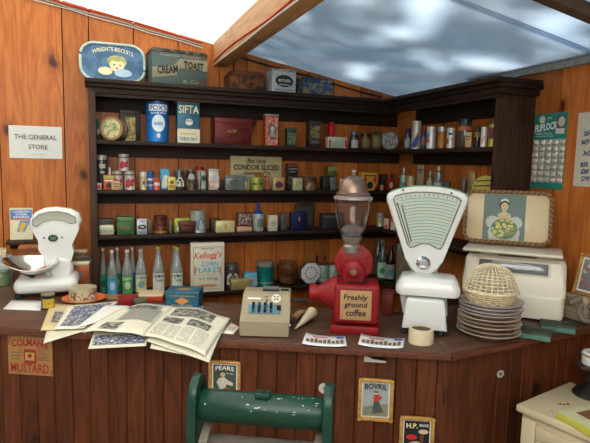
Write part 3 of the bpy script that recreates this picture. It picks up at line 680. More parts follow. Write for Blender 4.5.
# wooden sign leaning behind
P, w_, h_ = spotA(230.5, 281.5, 156.5, 2, .175)
t = thing('shop_sign', 'cream tobacco sign with dark lettering behind the small tins', 'sign', (P.x, P.y, LV[2]))
MB().box((0, .006, h_ / 2), (w_, .01, h_), .001).build('board', mat((.50, .42, .20), .6, .0, .15, 12, 0, (.38, .33, .17), .6), t)
text(t, 'Red Value', (0, -.001, h_ * .865), w_ * .36, h_ * .15, M_INK, shear=.35, bold=.02)
text(t, 'CONDOR SLICED', (0, -.001, h_ * .665), w_ * .9, h_ * .17, M_INK, bold=.03); text(t, 'CO', (w_ * .2, -.001, h_ * .45), w_ * .15, h_ * .17, M_INK, bold=.02)
boxA('flat grey rectangular tin leaning in front of the sign', 224, 246, 175.5, 2, (.16, .17, .15), .03, .03, lid=(.13, .14, .12), lidh=.15, em=(.08, .09, .08), es=(.6, .5, .5))
boxA('pale grey-green tin behind the flat grey tin', 234, 255, 174.5, 2, (.24, .28, .23), .07, .04, bars=[(.8, .7, .12, (.12, .15, .12))])
boxA('orange-brown wide tin nearest the tobacco sign', 243, 263, 172, 2, (.34, .15, .03), .12, .04, bars=[(.9, .9, .05, (.15, .06, .02))])
boxA('tiny olive tin between the grey and yellow-green tins', 243.5, 250.5, 181.5, 2, (.22, .18, .09), .012, .02)
t = canA('round yellow-green tin with dark lettering', 251.5, 265, 177.5, 2, (.30, .32, .05), .02, lid=(.34, .35, .08), lidh=.2, cur=[('dark_script', [(-.8, .4), (.8, .45), (.8, .62), (-.1, .55), (-.8, .6)], (.05, .07, .02))], name='round_tin', cat='tin')
boxA('slim orange-red packet beside the yellow-green round tin', 264.5, 269.5, 176, 2, (.40, .09, .03), .04, .03, name='card_packet', cat='packet', metal=0)
boxA('cream tin with red and black oval label', 271, 284.5, 178, 2, (.42, .34, .13), .025, .04, lid=(.46, .38, .16), lidh=.14, em=(.16, .02, .03), es=(.72, .55, .45), bars=[(.44, .6, .1, NAVY)])
boxA('dark green-black tin under the striped tin', 284.5, 299, 175.5, 2, (.03, .035, .03), .085, .06)
zt = LV[2] + spotA(284.5, 299, 175.5, 2, .085)[2] + .001
boxA('black tin with red and white stripes, stacked at sign end', 284.5, 298, 163.5, 2, (.025, .02, .02), .09, .05, z0=zt, bars=[(.82, .8, .12, (.35, .05, .05)), (.55, .8, .08, (.25, .25, .25)), (.3, .6, .06, (.3, .28, .2))])
boxA('cream tin with dark leaf mark, left of the gold tin', 291, 303, 178, 2, (.44, .40, .22), .02, .04, lid=(.4, .36, .18), lidh=.1, em=(.12, .1, .04), es=(.7, .4, .5), em2=(.44, .40, .22))
jarA('gold painted round-shouldered tin', 302.5, 311, 175.5, 2, (.38, .26, .06), (.36, .25, .06), dy=.11, neck=.8, name='storage_tin', cat='tin')
canA('dark brown oval tin with coiled pattern', 305.5, 319, 176.5, 2, (.07, .04, .025), .02, name='round_tin', cat='tin', body2=(.22, .13, .06))
boxA('dark green-black tin carrying the landscape tin', 318.5, 336, 176.5, 2, (.025, .03, .02), .07, .06)
zt = LV[2] + spotA(318.5, 336, 176.5, 2, .07)[2] + .001
boxA('small tin with green and yellow landscape, stacked near the hopper', 324, 337, 166, 2, (.10, .12, .03), .08, .05, z0=zt, lab=(.25, .20, .05), ls=(.9, .4, .75), lab2=(.12, .18, .05))
t = boxA('thin grey-green notebook-like tin tilted against its neighbours', 330, 337.5, 177.5, 2, (.16, .17, .13), .02, .015, rz=.1); t.rotation_euler.y = -.12; t.location.z += .003
boxA('little white card box just left of the hopper lid', 338.5, 343, 179, 2, (.50, .50, .48), .02, .03, name='card_box', cat='box', metal=0)
# shelf 2 corner and side bank
P, w_, h_ = spotA(362, 378, 172.5, 2, .03)
t = thing('storage_tin', 'yellow wedge-shaped tin with red spots near the corner', 'tin', P)
MB().prism([(-w_ * .28, 0), (w_ * .28, 0), (w_ * .5, h_ * .45), (w_ * .5, h_), (-w_ * .5, h_), (-w_ * .5, h_ * .45)], 0, .05, .003).build('body', mat((.50, .28, .03), .4), t)
poly(t, 'black_mark', ell(0, h_ * .3, w_ * .18, h_ * .2), -.001, M_INK)
for x in (-.3, .3): poly(t, 'red_spot', ell(x * w_, h_ * .6, w_ * .11, h_ * .17), -.001, mat((.40, .03, .02), .5))
poly(t, 'dark_script', rect(0, h_ * .83, w_ * .8, h_ * .08), -.001, mat((.15, .05, .02), .5))
boxA('dark brown tin at the back behind the red tin', 378, 388, 174, 2, (.05, .03, .025), .1, .05)
boxA('tiny pink packet lying left of the red tin', 378.5, 384, 185, 2, (.45, .22, .18), .03, .03, name='card_packet', cat='packet', metal=0)
t = boxA('small bright red tin with cream picture in the corner', 384.5, 394, 178.5, 2, (.42, .02, .02), .05, .04, lid=(.3, .02, .02), lidh=.15, em=(.5, .5, .3), es=(.55, .5, .45))
boxA('grey-blue tin standing on end behind the red tin', 389, 395, 173.5, 2, (.08, .10, .10), .11, .04)
bt = jarB('pale green milk-glass bottle with thin neck', 399.5, 406.5, 167.5, 2, (.28, .38, .30), (.25, .28, .25), neck=.35, nz=.72, lab=(.10, .22, .18), wz=(.2, .4))
canB('small cream round pot beside the pale green bottle', 406, 414.5, 176, 2, (.48, .36, .17), .06, lid=(.42, .32, .16), lidh=.2, name='storage_pot', cat='pot')
boxB('tall tan card box with dark script, tallest on the middle side shelf', 415, 423.5, 165, 2, (.24, .16, .09), .095, .025, name='card_box', cat='box', metal=0, bars=[(.82, .6, .05, BLACK)], em=(.08, .05, .03), es=(.5, .06, .72))
jarB('small bottle with brown shoulders between tan box and clear jar', 426, 432.5, 171, 2, (.16, .10, .07), (.25, .2, .16), neck=.4, nz=.8, lab=(.35, .27, .18))
jarB('grey glass bottle with white label', 433, 442.5, 166, 2, (.13, .12, .09), (.32, .24, .12), neck=.45, nz=.84, lab=(.32, .33, .30), wz=(.12, .45))
boxB('low dark tin right of the white-label bottle', 442, 449, 182, 2, (.03, .03, .04), .04, .05)
boxB('thin dark upright packet with metal edge behind the tray', 460.5, 464.5, 177, 2, (.10, .09, .08), .06, .02, name='card_packet', cat='packet')
boxB('thin black upright packet behind the tray', 464.5, 467.5, 180, 2, (.02, .02, .02), .07, .03, name='card_packet', cat='packet')
t = boxB('tan leather-brown box with slanted top behind the tray', 466, 474.5, 171, 2, (.20, .11, .035), .05, .04, name='card_box', cat='box')
P, w_, h_ = spotB(477, 492, 177, 2, .04)
t = thing('round_tin', 'yellow and black striped round tin on edge behind the tray', 'tin', P, RB_); r = h_ / 2 * 1.06
MB().cyl((0, .015, r), r, .03, 28, 'Y').build('body', mat((.40, .33, .04), .4, .2), t)
for i in range(4):
    z = -.6 + i * .4; hw = math.sqrt(max(0, .85 - z * z)) * r
    poly(t, 'black_stripe' if i != 1 else 'red_stripe', [(-hw, r + z * r - .006), (hw, r + z * r + .002), (hw, r + z * r + .008), (-hw, r + z * r)], -.001, mat((.03, .03, .03) if i != 1 else (.4, .03, .03), .5))

# ---- shelf 3
boxA('dark grey tin behind the cream green-lettered tin', 96, 113.5, 219, 1, (.035, .04, .03), .07, .05)
t = boxA('cream tin with green lettering, leftmost on its shelf', 98.5, 114.5, 225, 1, (.58, .55, .38), .025, .03, bev=.01, txt=[('5', -.36, .42, .12, .4, (.03, .25, .12)), ('MIXTURE', .08, .45, .55, .2, (.1, .3, .2))], bars=[(.72, .5, .05, (.1, .3, .2))])
t = boxA('green tin with curved lid and brown dragonfly emblem', 116, 134.5, 217, 1, (.05, .14, .04), .03, .08, lid=(.07, .17, .06), lidh=.3, em=(.10, .06, .03), es=(.62, .22, .40), em2=(.2, .14, .07), bars=[(.84, .7, .08, (.2, .18, .08))])
boxA('white tin with black oval emblem, beside the green tin', 136, 147.5, 219, 1, (.48, .50, .52), .025, .05, lid=(.42, .43, .45), lidh=.12, em=(.03, .035, .05), es=(.8, .3, .48), txt=[('TEA', 0, .48, .4, .1, WHITE)], bars=[(.16, .6, .06, (.1, .1, .15)), (.86, .5, .04, (.1, .1, .1))])
boxA('small square brown tin behind the white oval-emblem tin', 146.5, 153, 219.5, 1, (.16, .09, .05), .07, .04, body2=(.09, .05, .03))
canA('round copper-brown tin with raised lid', 154.5, 168, 216, 1, (.17, .055, .025), .03, lid=(.10, .04, .025), lidh=.12, body2=(.10, .035, .02), cur=[('gold_band', rect(0, .1, 2.6, .1), (.32, .16, .03)), ('red_band', rect(0, .35, 2.6, .07), (.25, .06, .04))], name='round_tin', cat='tin')
boxA('narrow grey-green tin right of the copper tin', 168.5, 172, 220, 1, (.12, .17, .14), .05, .03)
t = boxA('yellow-green tin with white arc behind the brown tin', 173, 190.5, 218, 1, (.30, .32, .05), .07, .04, em=(.4, .48, .4), es=(.8, .5, .3), lidh=.1)
t = boxA('dark red-brown tin with rounded lid', 178, 196.5, 221.5, 1, (.09, .025, .018), .015, .05, lid=(.12, .035, .025), lidh=.5, bev=.015)
P, w_, h_ = spotA(191.5, 207, 211, 1, .03)
can('cylindrical white pot with blue seated-figure picture', (P.x, P.y + w_ / 2, P.z), w_ / 2, h_, (.40, .43, .36), 0, lid=(.36, .38, .30), lidh=.13, name='storage_tin', cat='tin', cur=[('blue_figure', [(-.4, .12), (.9, .1), (.85, .35), (.55, .62), (.15, .68), (-.25, .5), (-.3, .3)], (.10, .22, .32)), ('pale_face', ell(.2, .5, .16, .1), (.42, .44, .40)), ('pale_sleeve', ell(.45, .28, .2, .1), (.35, .42, .42))])
t = boxA('long low cream-yellow tin with small gold crest', 214, 235, 221, 1, (.60, .52, .24), .015, .05, em=(.4, .26, .06), es=(.12, .4, .5)); 
boxA('dark brown tin partly behind the long cream tin', 209, 222, 219, 1, (.04, .022, .015), .07, .05)
boxA('flat pink and cream tin lying beneath the figured tin', 234, 252.5, 226.5, 1, (.50, .25, .14), .02, .06, bars=[(.5, .8, .3, (.55, .42, .28))])
zt = LV[1] + spotA(234, 252.5, 226.5, 1, .02)[2] + .001
t = boxA('maroon tin with pale scrolling figures', 235.5, 252, 212.5, 1, (.09, .035, .03), .03, .04, z0=zt, lidh=.1, lab=(.12, .05, .04), lab2=(.38, .30, .26), ls=(.9, .8, .5), lthr=.54)
jarA('glass jar with bright blue knobbed lid', 254, 265.5, 203.5, 1, (.30, .33, .30), (.02, .07, .30), dy=.03, neck=.85, knob=True, nz=.62, cur=[('label', rect(.2, .3, 1.2, .3), (.10, .16, .14))], lm=.1)
boxA('cream card box with faint picture, right of the blue-lidded jar', 266.5, 278, 215.5, 1, (.52, .48, .34), .02, .04, name='card_box', cat='box', metal=0, em=(.35, .33, .25), es=(.5, .4, .5))
boxA('plain grey tin behind the cream picture box', 278, 287, 213, 1, (.10, .11, .10), .06, .05)
boxA('navy blue tin with orange emblem', 288, 307, 212, 1, (.012, .015, .07), .03, .05, em=(.30, .12, .05), es=(.14, .3, .62))
boxA('large dark framed tin standing at the back of its shelf', 294, 314.5, 203.5, 1, (.035, .032, .025), .12, .03, lab=(.06, .06, .045), ls=(.8, .75, .5), lab2=(.03, .03, .02))
boxA('wide dark grey tin just left of the glass hopper', 318, 341, 213.5, 1, (.035, .035, .035), .04, .06, bars=[(.8, .8, .08, (.12, .12, .11))])
P, w_, h_ = spotB(369.5, 375.5, 217, 1, .05)
can('small round sky-blue pot on the side shelf', P, w_ / 2, h_, (.05, .22, .42), RB_, lid=(.06, .2, .4), name='storage_pot', cat='pot')
canB('white tin with yellow and blue label on the lowest filled side shelf', 376, 384, 212.5, 1, (.48, .47, .42), .06, lid=(.4, .38, .36), lidh=.2, cur=[('label', rect(-.1, .4, 1.6, .25), (.42, .36, .08)), ('blue_mark', rect(.3, .7, .6, .08), (.1, .15, .4))], name='storage_tin', cat='tin')
boxB('cream box with red corner, left of a matching pair', 383, 389, 218.5, 1, (.55, .42, .32), .025, .03, name='card_box', cat='box', metal=0, em=(.5, .05, .04), es=(.6, .3, .25))
boxB('cream box with red corner, right of a matching pair', 389.5, 395.5, 219, 1, (.55, .42, .32), .025, .03, name='card_box', cat='box', metal=0, bars=[(.85, .9, .2, (.5, .05, .04))])

# ---- bottom shelf
def botA(px0, px1, yt, dy, cap, lab, label, lab2=None, em=None, s=None, scol=BLACK, col=(.82, .88, .85)):
    P, w_, h_ = spotA(px0, px1, yt, 0, dy); r = w_ / 2; P.y += r
    bottle(label, P, r, h_, col, cap, lab, 0, 'soft drink bottles on the bottom shelf', lab2, em, s=s, scol=scol)
G = (.03, .26, .10)
botA(99.5, 107, 249, .10, WHITE, (.05, .30, .18), 'glass bottle with dark green label, leftmost of the drink bottles', em=(.03, .10, .05))
botA(107, 117.5, 251, .02, WHITE, (.10, .36, .62), 'glass bottle with blue label at the front of the drink bottles', (.05, .28, .10), (.45, .62, .75))
botA(113.5, 121.5, 248.5, .11, WHITE, (.05, .22, .10), 'glass bottle with green label half hidden behind the blue-label bottle', em=(.3, .35, .1))
botA(122, 133, 250.5, .02, WHITE, (.06, .30, .10), 'glass bottle with green label at the front of the drink bottles', (.5, .6, .3), (.5, .58, .3))
botA(129, 136, 248, .11, (.55, .60, .68), (.05, .14, .40), 'glass bottle with deep blue label half hidden behind the front green one')
botA(135.5, 147, 250, .03, (.5, .58, .68), (.60, .60, .25), 'glass bottle with yellow and white label', (.10, .25, .45), (.2, .3, .35))
botA(153, 165, 247.5, .03, (.70, .60, .10), (.62, .62, .52), 'yellow-capped bottle with white tonic label, standing alone', (.05, .10, .10), s='Tonic')
botA(170.5, 179, 246.5, .11, (.60, .50, .10), (.45, .45, .25), 'yellow-capped bottle behind another yellow-capped one', (.1, .1, .08))
botA(172, 183.5, 248, .02, (.70, .60, .10), (.62, .62, .52), 'yellow-capped bottle with white label, nearest the cereal box', (.05, .10, .10), s='Tonic')
P, w_, h_ = spotA(191, 224, 243, 0, .0)
t = thing('cereal_box', 'cream corn flakes box with red and blue lettering', 'box', P, math.radians(-5)); t['category'] = 'box'; d_ = .065
MB().box((0, d_ / 2, h_ / 2), (w_, d_, h_), .002).build('carton', mat((.60, .56, .43), .55, 0, .06, 20), t)
fr = MB().tube([(x, -.001, z) for x, z in rrect(0, h_ * .49, w_ * .86, h_ * .86, .008, 3)], .0016, 5, True).build('printed_border', mat((.30, .26, .16), .6), t)
text(t, "Kellogg's", (0, -.001, h_ * .74), w_ * .82, h_ * .17, mat((.60, .06, .02), .5), shear=.25, rot=.06, bold=.012)
text(t, "CORN", (.012, -.001, h_ * .575), w_ * .50, h_ * .10, mat((.03, .33, .48), .5), bold=.012); text(t, "FLAKES", (0, -.001, h_ * .45), w_ * .74, h_ * .11, mat((.03, .33, .48), .5), bold=.012)
text(t, "K.K. Kellogg", (.005, -.001, h_ * .27), w_ * .58, h_ * .07, M_INK, shear=.4); text(t, "TOASTED CORN CEREAL", (0, -.001, h_ * .35), w_ * .6, h_ * .02, mat(RED, .5)); text(t, "TRADE MARK", (0, -.001, h_ * .88), w_ * .4, h_ * .03, mat((.2, .15, .1), .5))
for s in (-1, 1):
    q = poly(t, 'corn_cob', ell(s * w_ * .38, h_ * .44, w_ * .025, h_ * .10), -.001, mat((.6, .14, .04), .5))
poly(t, 'seal', ell(0, h_ * .13, w_ * .3, h_ * .035), -.001, mat((.45, .30, .12), .5)); text(t, 'THE ORIGINAL', (0, -.003, h_ * .13), w_ * .4, h_ * .03, mat((.5, .03, .02), .5))
jarA('dark jar with cream painted label beside the cereal box', 226, 240, 264, 0, (.05, .05, .05), (.14, .13, .10), dy=.04, neck=.9, nz=.86, cur=[('label', [(-.9, .15), (.9, .15), (.9, .5), (.4, .62), (-.4, .62), (-.9, .5)], (.46, .42, .30)), ('blue_mark', ell(0, .4, .35, .12), (.1, .12, .2))])
boxA('blue and pink floral card box behind the flat yellow tin', 242, 257.5, 273, 0, (.12, .34, .46), .04, .06, name='card_box', cat='box', metal=0, lab=(.16, .38, .50), lab2=(.5, .14, .16), ls=(.96, .5, .4))
boxA('flat olive-yellow tin in front of the dark labelled jar', 229, 251.5, 279.5, 0, (.32, .25, .08), -.005, .05, lid=(.38, .31, .12), lidh=.35)
canA('round teal green tin with pale patterned lid', 259, 276.5, 262.5, 0, (.01, .16, .13), .05, lid=(.28, .28, .22), lidh=.2, cur=[('gold_line', rect(0, .12, 2.6, .04), (.2, .3, .15))], name='round_tin', cat='tin')
t = jarA('clear round glass sweet jar with domed glass lid', 281, 301.5, 254, 0, (.86, .88, .84), (.85, .88, .84), dy=.02, neck=.78, nz=.66, clear=True, knob=True, glid=True)
MB().lathe([(0, .006), (.045, .006), (.048, .02), (.046, .05), (.03, .056), (0, .058)], 20).build('jar_contents', mat((.16, .05, .03), .6, col2=(.28, .12, .06), scale=80), t)
P, w_, h_ = spotA(302.5, 319, 262.5, 0, .03)
t = thing('octagonal_tin', 'octagonal tin with white dial-like lid standing on edge', 'tin', (P.x, P.y, P.z + .001), 0); r = h_ / 2
oc = [(r * 1.08 * math.cos(PI / 8 + i * PI / 4), r + r * 1.08 * math.sin(PI / 8 + i * PI / 4)) for i in range(8)]
MB().prism(oc, 0, .035, .002).build('body', mat((.06, .05, .04), .4, .2), t)
MB().prism([(x * .93, r + (z - r) * .93) for x, z in oc], -.004, 0, .001).build('white_lid', mat((.58, .56, .54), .4), t)
for i in range(12): poly(t, 'dial_mark', ell(r * .55 * math.cos(i * PI / 6), r + r * .55 * math.sin(i * PI / 6), .005, .008, 8), -.0046, mat((.15, .12, .18), .5))
for k, (a, c) in enumerate(((319.5, 330.5), (330.5, 341))):
    jarA(('white ceramic spice jar with green leaf print and brown lid, ' + ('left' if k == 0 else 'right') + ' of the pair'), a, c, 264, 0, (.36, .38, .30), (.13, .07, .04), dy=.04, neck=.9, nz=.9, group='white spice jars', cur=[('leaf_print', [(-.5, .2), (.4, .2), (.2, .45), (.5, .7), (-.1, .75), (-.4, .55)], (.14, .27, .20)), ('green_band', rect(0, .82, 2.4, .04), (.2, .3, .2))])
for k, px in enumerate((316.5, 325)):
    P, w_, h_ = spotA(px - 3, px + 3, 255, 0, .14)
    bottle('small brown bottle with black stopper, ' + ('left' if k == 0 else 'right') + ' one behind the spice jars', (P.x, P.y, P.z), .017, h_, (.18, .09, .05), BLACK, None, group='brown stoppered bottles')
# bottles in the corner right of the grinder
def botB(px0, px1, yt, dx, cap, lab, label, col=(.35, .40, .36), em=None):
    P, w_, h_ = spotB(px0, px1, yt, 0, dx); bottle(label, P, w_ / 2, h_, col, cap, lab, -.5, 'corner bottles on the bottom shelf', None, em)
botB(362, 371, 238, .04, (.2, .2, .19), None, 'dark empty bottle with grey cap just right of the grinder wheel')
botB(372, 382.5, 238, .09, (.2, .19, .18), None, 'slender bottle rising behind the green and white labels')
botB(377, 386.5, 239.5, .03, (.22, .21, .2), (.42, .52, .40), 'bottle with white and green label right of the grinder', em=(.03, .28, .06))
botB(385.5, 394.5, 242, .06, (.35, .03, .03), (.25, .3, .28), 'red-capped sauce bottle in the corner', (.12, .04, .03), em=(.10, .22, .18))
t = boxB('green-edged box with brown floral front behind the tall scale', 394, 411, 243.5, 0, (.10, .17, .14), .05, .06, name='card_box', cat='box', metal=0, lab=(.16, .12, .07), lab2=(.22, .17, .10), ls=(.86, .8, .45))
# ---------------------------------------------------------------- things on the counter
def face(P): return math.atan2(-P.x, P.y)
class Fr:
    """upright drawing frame standing on the counter: L(px, py) gives local x, z in metres"""
    def __init__(s, px, py, z=CT, P=None):
        s.P = P or atz(px, py, z); s.px, s.py = px, py; s.s = depth(s.P) / F; s.k = (px - 172) * .000228; s.c = math.cos(math.atan((px - 295) / F)); s.K = 1.; s.sh = 0.
    def L(s, x, y): return ((x - s.px - (s.k * (s.py - y) if y else 0)) * s.s * s.c * s.K, (s.py - s.sh - y) * s.s * s.K)
    def back(s, off, hor=171.):
        s.K = 1 + off / depth(s.P); s.sh = (s.py - hor) * (1 - 1 / s.K); return s.s * s.K
    def pts(s, l): return [s.L(*p) for p in l]

# --- left scale
f = Fr(46, 298.5); s = f.s
t = thing('counter_scale', 'white enamel shop scale with half-round dial and chrome scoop', 'scale', f.P, -.02)
b = MB(); b.box((.0, .10, .052), (.262, .20, .068), .03, 4); b.build('base', M_ENAMEL, t)
for x in (-.11, .11):
    for y in (.03, .17): MB().cyl((x, y, .009), .018, .018).build('foot', M_INK, t)
# column and head
s = f.back(.085, 160.)
o1 = [(47, 290), (76, 290), (75, 284), (72, 275), (69, 262), (68, 252), (70, 245), (77, 230), (80, 221), (77, 213.5), (68, 209), (54, 207), (42, 208), (33, 212), (28, 218), (27.5, 225), (31, 231), (36, 240), (40, 248), (41, 256), (41, 266), (44, 280)]
MB().prism(f.pts(o1), .085, .155, .016, 3).build('housing', M_ENAMEL, t)
MB().lathe([(0, .02), (.040, .018), (.050, .008), (.052, 0)], 32, (.057, .085, .115), Matrix.Rotation(PI / 2, 3, 'X')).build('drum_cover', M_ENAMEL, t)
arc = [f.L(*p) for p in [(31, 224), (31, 219), (37, 214), (46, 211.5), (56, 211), (66, 213), (73, 217), (74, 222), (69, 223), (60, 220), (50, 219), (41, 221), (34, 226)]]
w1 = poly(t, 'dial_window', arc, .083, mat((.40, .39, .30), .15, 0, .1, 40, coat=1))
for i in range(9): poly(w1, 'dial_tick', rect(f.L(36 + i * 4, 217)[0], f.L(36, 216.5 - 2.5 * math.sin(i / 8 * PI))[1], .0012, .014), .081, mat((.15, .15, .13), .5))
MB().tube([(x, .082, z) for x, z in arc], .0030, 6, True).build('window_trim', mat((.30, .29, .25), .4), t)
bd = poly(t, 'badge', ell(*f.L(51, 237.5), .021, .0155), .082, mat((.015, .06, .03), .3), .003); text(bd, 'CO', (f.L(51, 237.5)[0], .078, f.L(51, 237.5)[1]), .022, .013, mat((.35, .45, .35), .5))
for x in (42, 60): poly(t, 'screw', ell(*f.L(x, 237), .004, .004, 10), .082, M_INK)
b = MB(); cz = f.L(31, 261); 
b.lathe([(.001, .0)] + [(.108 * k, .050 * k ** 2) for k in (.2, .4, .6, .8, 1.)] + [(.111, .052)] + [(.108 * k, .050 * k ** 2 + .003) for k in (1., .8, .6, .4, .2)] + [(.001, .003)], 36, (cz[0], .06, cz[1] - .048), sx=1.0, sy=.85)
for v in b.bm.verts:
    yy, zz = v.co.y - .06, v.co.z - (cz[1] - .048); v.co.y = .06 + yy * math.cos(.20) - zz * math.sin(.20); v.co.z = cz[1] - .048 + yy * math.sin(.20) + zz * math.cos(.20)
    u = (v.co.x - cz[0]) / .108; v.co.z += .020 * abs(u) ** 2 * (1 if u < 0 else .4)
    if u < -.6: v.co.x -= .02 * (-(u) - .6)
b.build('scoop', mat((.75, .72, .66), .16, 1., .05), t)
MB().tube([(cz[0], .06, .085), (cz[0], .06, cz[1] - .045)], .010).build('scoop_spindle', M_INK, t)
MB().tube([(cz[0] - .04, .0, cz[1] - .03), (cz[0], .02, cz[1] - .052), (cz[0] + .05, .03, cz[1] - .035)], .004).build('scoop_bracket', M_INK, t)

# --- far left: stacked boxes, jar
def Kbox(label, x0, x1, y0, y1, d, col, yaw=None, name='card_box', cat='box', back=0., z=CT, **o):
    P = atz((x0 + x1) / 2, y1, z); P = Vector((P.x, P.y, z)); s_ = depth(P) / F
    return tin(label, P, (x1 - x0) * s_, (y1 - y0) * s_ - d * .30, d, col, face(P) if yaw is None else yaw, name=name, cat=cat, **o)
def Kcan(label, x0, x1, y0, y1, col, z=CT, yaw=None, **o):
    P = atz((x0 + x1) / 2, y1 - 1, z); s_ = depth(P) / F; r = (x1 - x0) * s_ / 2; d = Vector((P.x, P.y, 0)).normalized(); P = P + d * r
    return can(label, Vector((P.x, P.y, z)), r, (y1 - y0) * s_ - r * .60, col, face(P) if yaw is None else yaw, **o)
P = Vector((-.50, 2.86, CT))
tin('blue and white card box at the left edge behind the scale', P, .20, .13, .10, (.25, .42, .50), -.05, name='card_box', cat='box', metal=0, body2=(.5, .55, .5), bars=[(.75, .9, .1, (.6, .6, .55)), (.3, .7, .1, (.05, .15, .35))])
tin('flat cream box lying on top of the blue and white box', P + Vector((-.02, 0, .131)), .22, .03, .12, (.55, .45, .28), .1, name='card_box', cat='box', metal=0)
tin('long orange-brown printed box behind the left scale', Vector((-.28, 2.97, CT)), .19, .165, .09, (.36, .11, .03), -.03, name='card_box', cat='box', metal=0, body2=(.15, .07, .02), bars=[(.88, .95, .12, (.20, .06, .02))])
jar('short green glass jar cut by the left picture edge', atz(2, 285, CT) + Vector((.0, .0, 0)), .034, .072, (.12, .18, .07), (.20, .22, .10), neck=.9, nz=.82)
# --- wall ledge with card
P0, P1 = aty(8, 239, YW), aty(41, 240, YW)
t = thing('wall_ledge', 'small brown wooden ledge fixed to the back wall above the left scale', 'ledge', ((P0.x + P1.x) / 2, YW, P0.z - .03))
MB().box((0, -.045, .02), (P1.x - P0.x, .09, .022), .003).build('ledge_board', WPOST, t); MB().box((0, -.012, -.005), (P1.x - P0.x - .02, .02, .03), .002).build('support_batten', WPOST, t)
zt = P0.z - .03 + .0315
P = aty(21.5, 236, YW - .05); w_ = aty(33, 220, YW - .05).x - aty(10, 220, YW - .05).x; h_ = aty(21, 208, YW - .05).z - zt
t = thing('advert_card', 'cream advertising card with blue heading propped on the wall ledge', 'card', (P.x, YW - .045, zt), 0, rx=-.12)
MB().box((0, 0, h_ / 2), (w_, .004, h_)).build('card', mat((.66, .60, .40), .6), t)
q = poly(t, 'blue_heading', rect(-.0, h_ * .80, w_ * .94, h_ * .28), -.0022, mat((.10, .22, .45), .6))
text(t, 'LONDON', (0, -.004, h_ * .88), w_ * .7, h_ * .07, M_WHITE, bold=.02); text(t, 'CORN', (0, -.004, h_ * .79), w_ * .5, h_ * .07, M_WHITE, bold=.02); text(t, 'STORES', (0, -.004, h_ * .70), w_ * .7, h_ * .07, M_WHITE, bold=.02)
poly(t, 'red_line', rect(.0, h_ * .64, w_ * .9, .006), -.0023, mat((.6, .08, .04), .6))
poly(t, 'blue_block', [(-w_ * .2, h_ * .25), (w_ * .15, h_ * .25), (w_ * .4, h_ * .6), (-w_ * .05, h_ * .6)], -.0022, mat((.12, .25, .45), .6))
poly(t, 'yellow_figure', [(-w_ * .1, h_ * .22), (w_ * .05, h_ * .26), (w_ * .25, h_ * .5), (w_ * .05, h_ * .55), (-w_ * .1, h_ * .4)], -.003, mat((.65, .42, .05), .6))
# --- wall signs
def wallsheet(label, name, cat, corners_px, plane, fixed, col, rz):
    pass
a, c = aty(8.5, 125, YW), aty(62.5, 159, YW)
t = thing('paper_sign', 'white paper sign with capital lettering pinned to the back wall', 'sign', ((a.x + c.x) / 2, YW - .0015, (a.z + c.z) / 2), 0, ry=.0)
W_, H_ = c.x - a.x, a.z - c.z
MB().quadgrid([(-W_ / 2, 0, -H_ / 2), (W_ / 2, 0, -H_ / 2), (W_ / 2, 0, H_ / 2), (-W_ / 2, 0, H_ / 2)], 6, 4, lambda u, v, p: p + Vector((0, -.004 * (abs(u - .5) * 2) ** 3, 0))).build('sheet', mat((.66, .66, .60), .7, var=.04), t)
text(t, 'THE GENERAL', (0, -.005, H_ * .16), W_ * .80, .024, mat((.06, .06, .06), .6)); text(t, 'STORE', (.01, -.005, -H_ * .14), W_ * .36, .024, mat((.06, .06, .06), .6))
text(t, 'open all hours', (.01, -.005, -H_ * .38), W_ * .3, .008, mat((.2, .2, .2), .6))
# hanging packet card on the right wall
def rwall(px, py, off=.0): return atx(px, py, XW + off)
a, c = rwall(524, 116), rwall(564, 112); e = rwall(521, 187); 
W_, H_ = .185, a.z - e.z
t = thing('hanging_display_card', 'green and white display card of small wrapped packets on the right wall', 'display card', (XW - .002, 1.966 - W_ / 2, e.z), -PI / 2)
MB().box((0, .0, H_ / 2), (W_, .003, H_), .0005).build('card', mat((.02, .20, .15), .6, var=.1), t)
text(t, 'FLIPLOCK', (-.022, -.0025, H_ * .825), W_ * .70, H_ * .10, M_WHITE, rot=.1, bold=.03, shear=.15)
poly(t, 'cream_disc', ell(-W_ * .25, H_ * .925, .017, .017), -.0022, mat((.6, .55, .42), .5)); text(t, 'the', (-W_ * .02, -.0025, H_ * .94), .022, .012, M_WHITE)
q = poly(t, 'picture_panel', rect(W_ * .33, H_ * .86, W_ * .26, H_ * .22), -.002, mat((.10, .10, .09), .5)); poly(q, 'hand_figure', ell(W_ * .35, H_ * .88, .018, .022), -.003, mat((.55, .5, .4), .5)); poly(q, 'price_flash', rect(W_ * .32, H_ * .76, W_ * .26, H_ * .07), -.003, mat((.6, .55, .45), .5))
text(t, 'IDEAL FOR ALL', (-W_ * .15, -.0025, H_ * .735), W_ * .5, .009, M_WHITE); text(t, 'household fixings', (-W_ * .15, -.0025, H_ * .70), W_ * .55, .008, M_WHITE)
rr = random.Random(2); pk = MB()
for j in range(7):
    for i in range(5):
        x = -W_ * .40 + i * W_ * .2; z = H_ * (.62 - j * .083)
        b_ = MB().quadgrid([(x - W_ * .095, -.003, z - H_ * .04), (x + W_ * .095, -.003, z - H_ * .045), (x + W_ * .095, -.003, z + H_ * .035), (x - W_ * .095, -.003, z + H_ * .04)], 4, 4,
            lambda u, v, p: p + Vector((0, -.014 * math.sin(PI * u) * math.sin(PI * v) * rr.uniform(.5, 1.2), 0)))
        b_.build('wrapped_packet', mat((.42, .38, .30), .22, 0, .35, 90, .4, coat=.6), t, smooth=False)
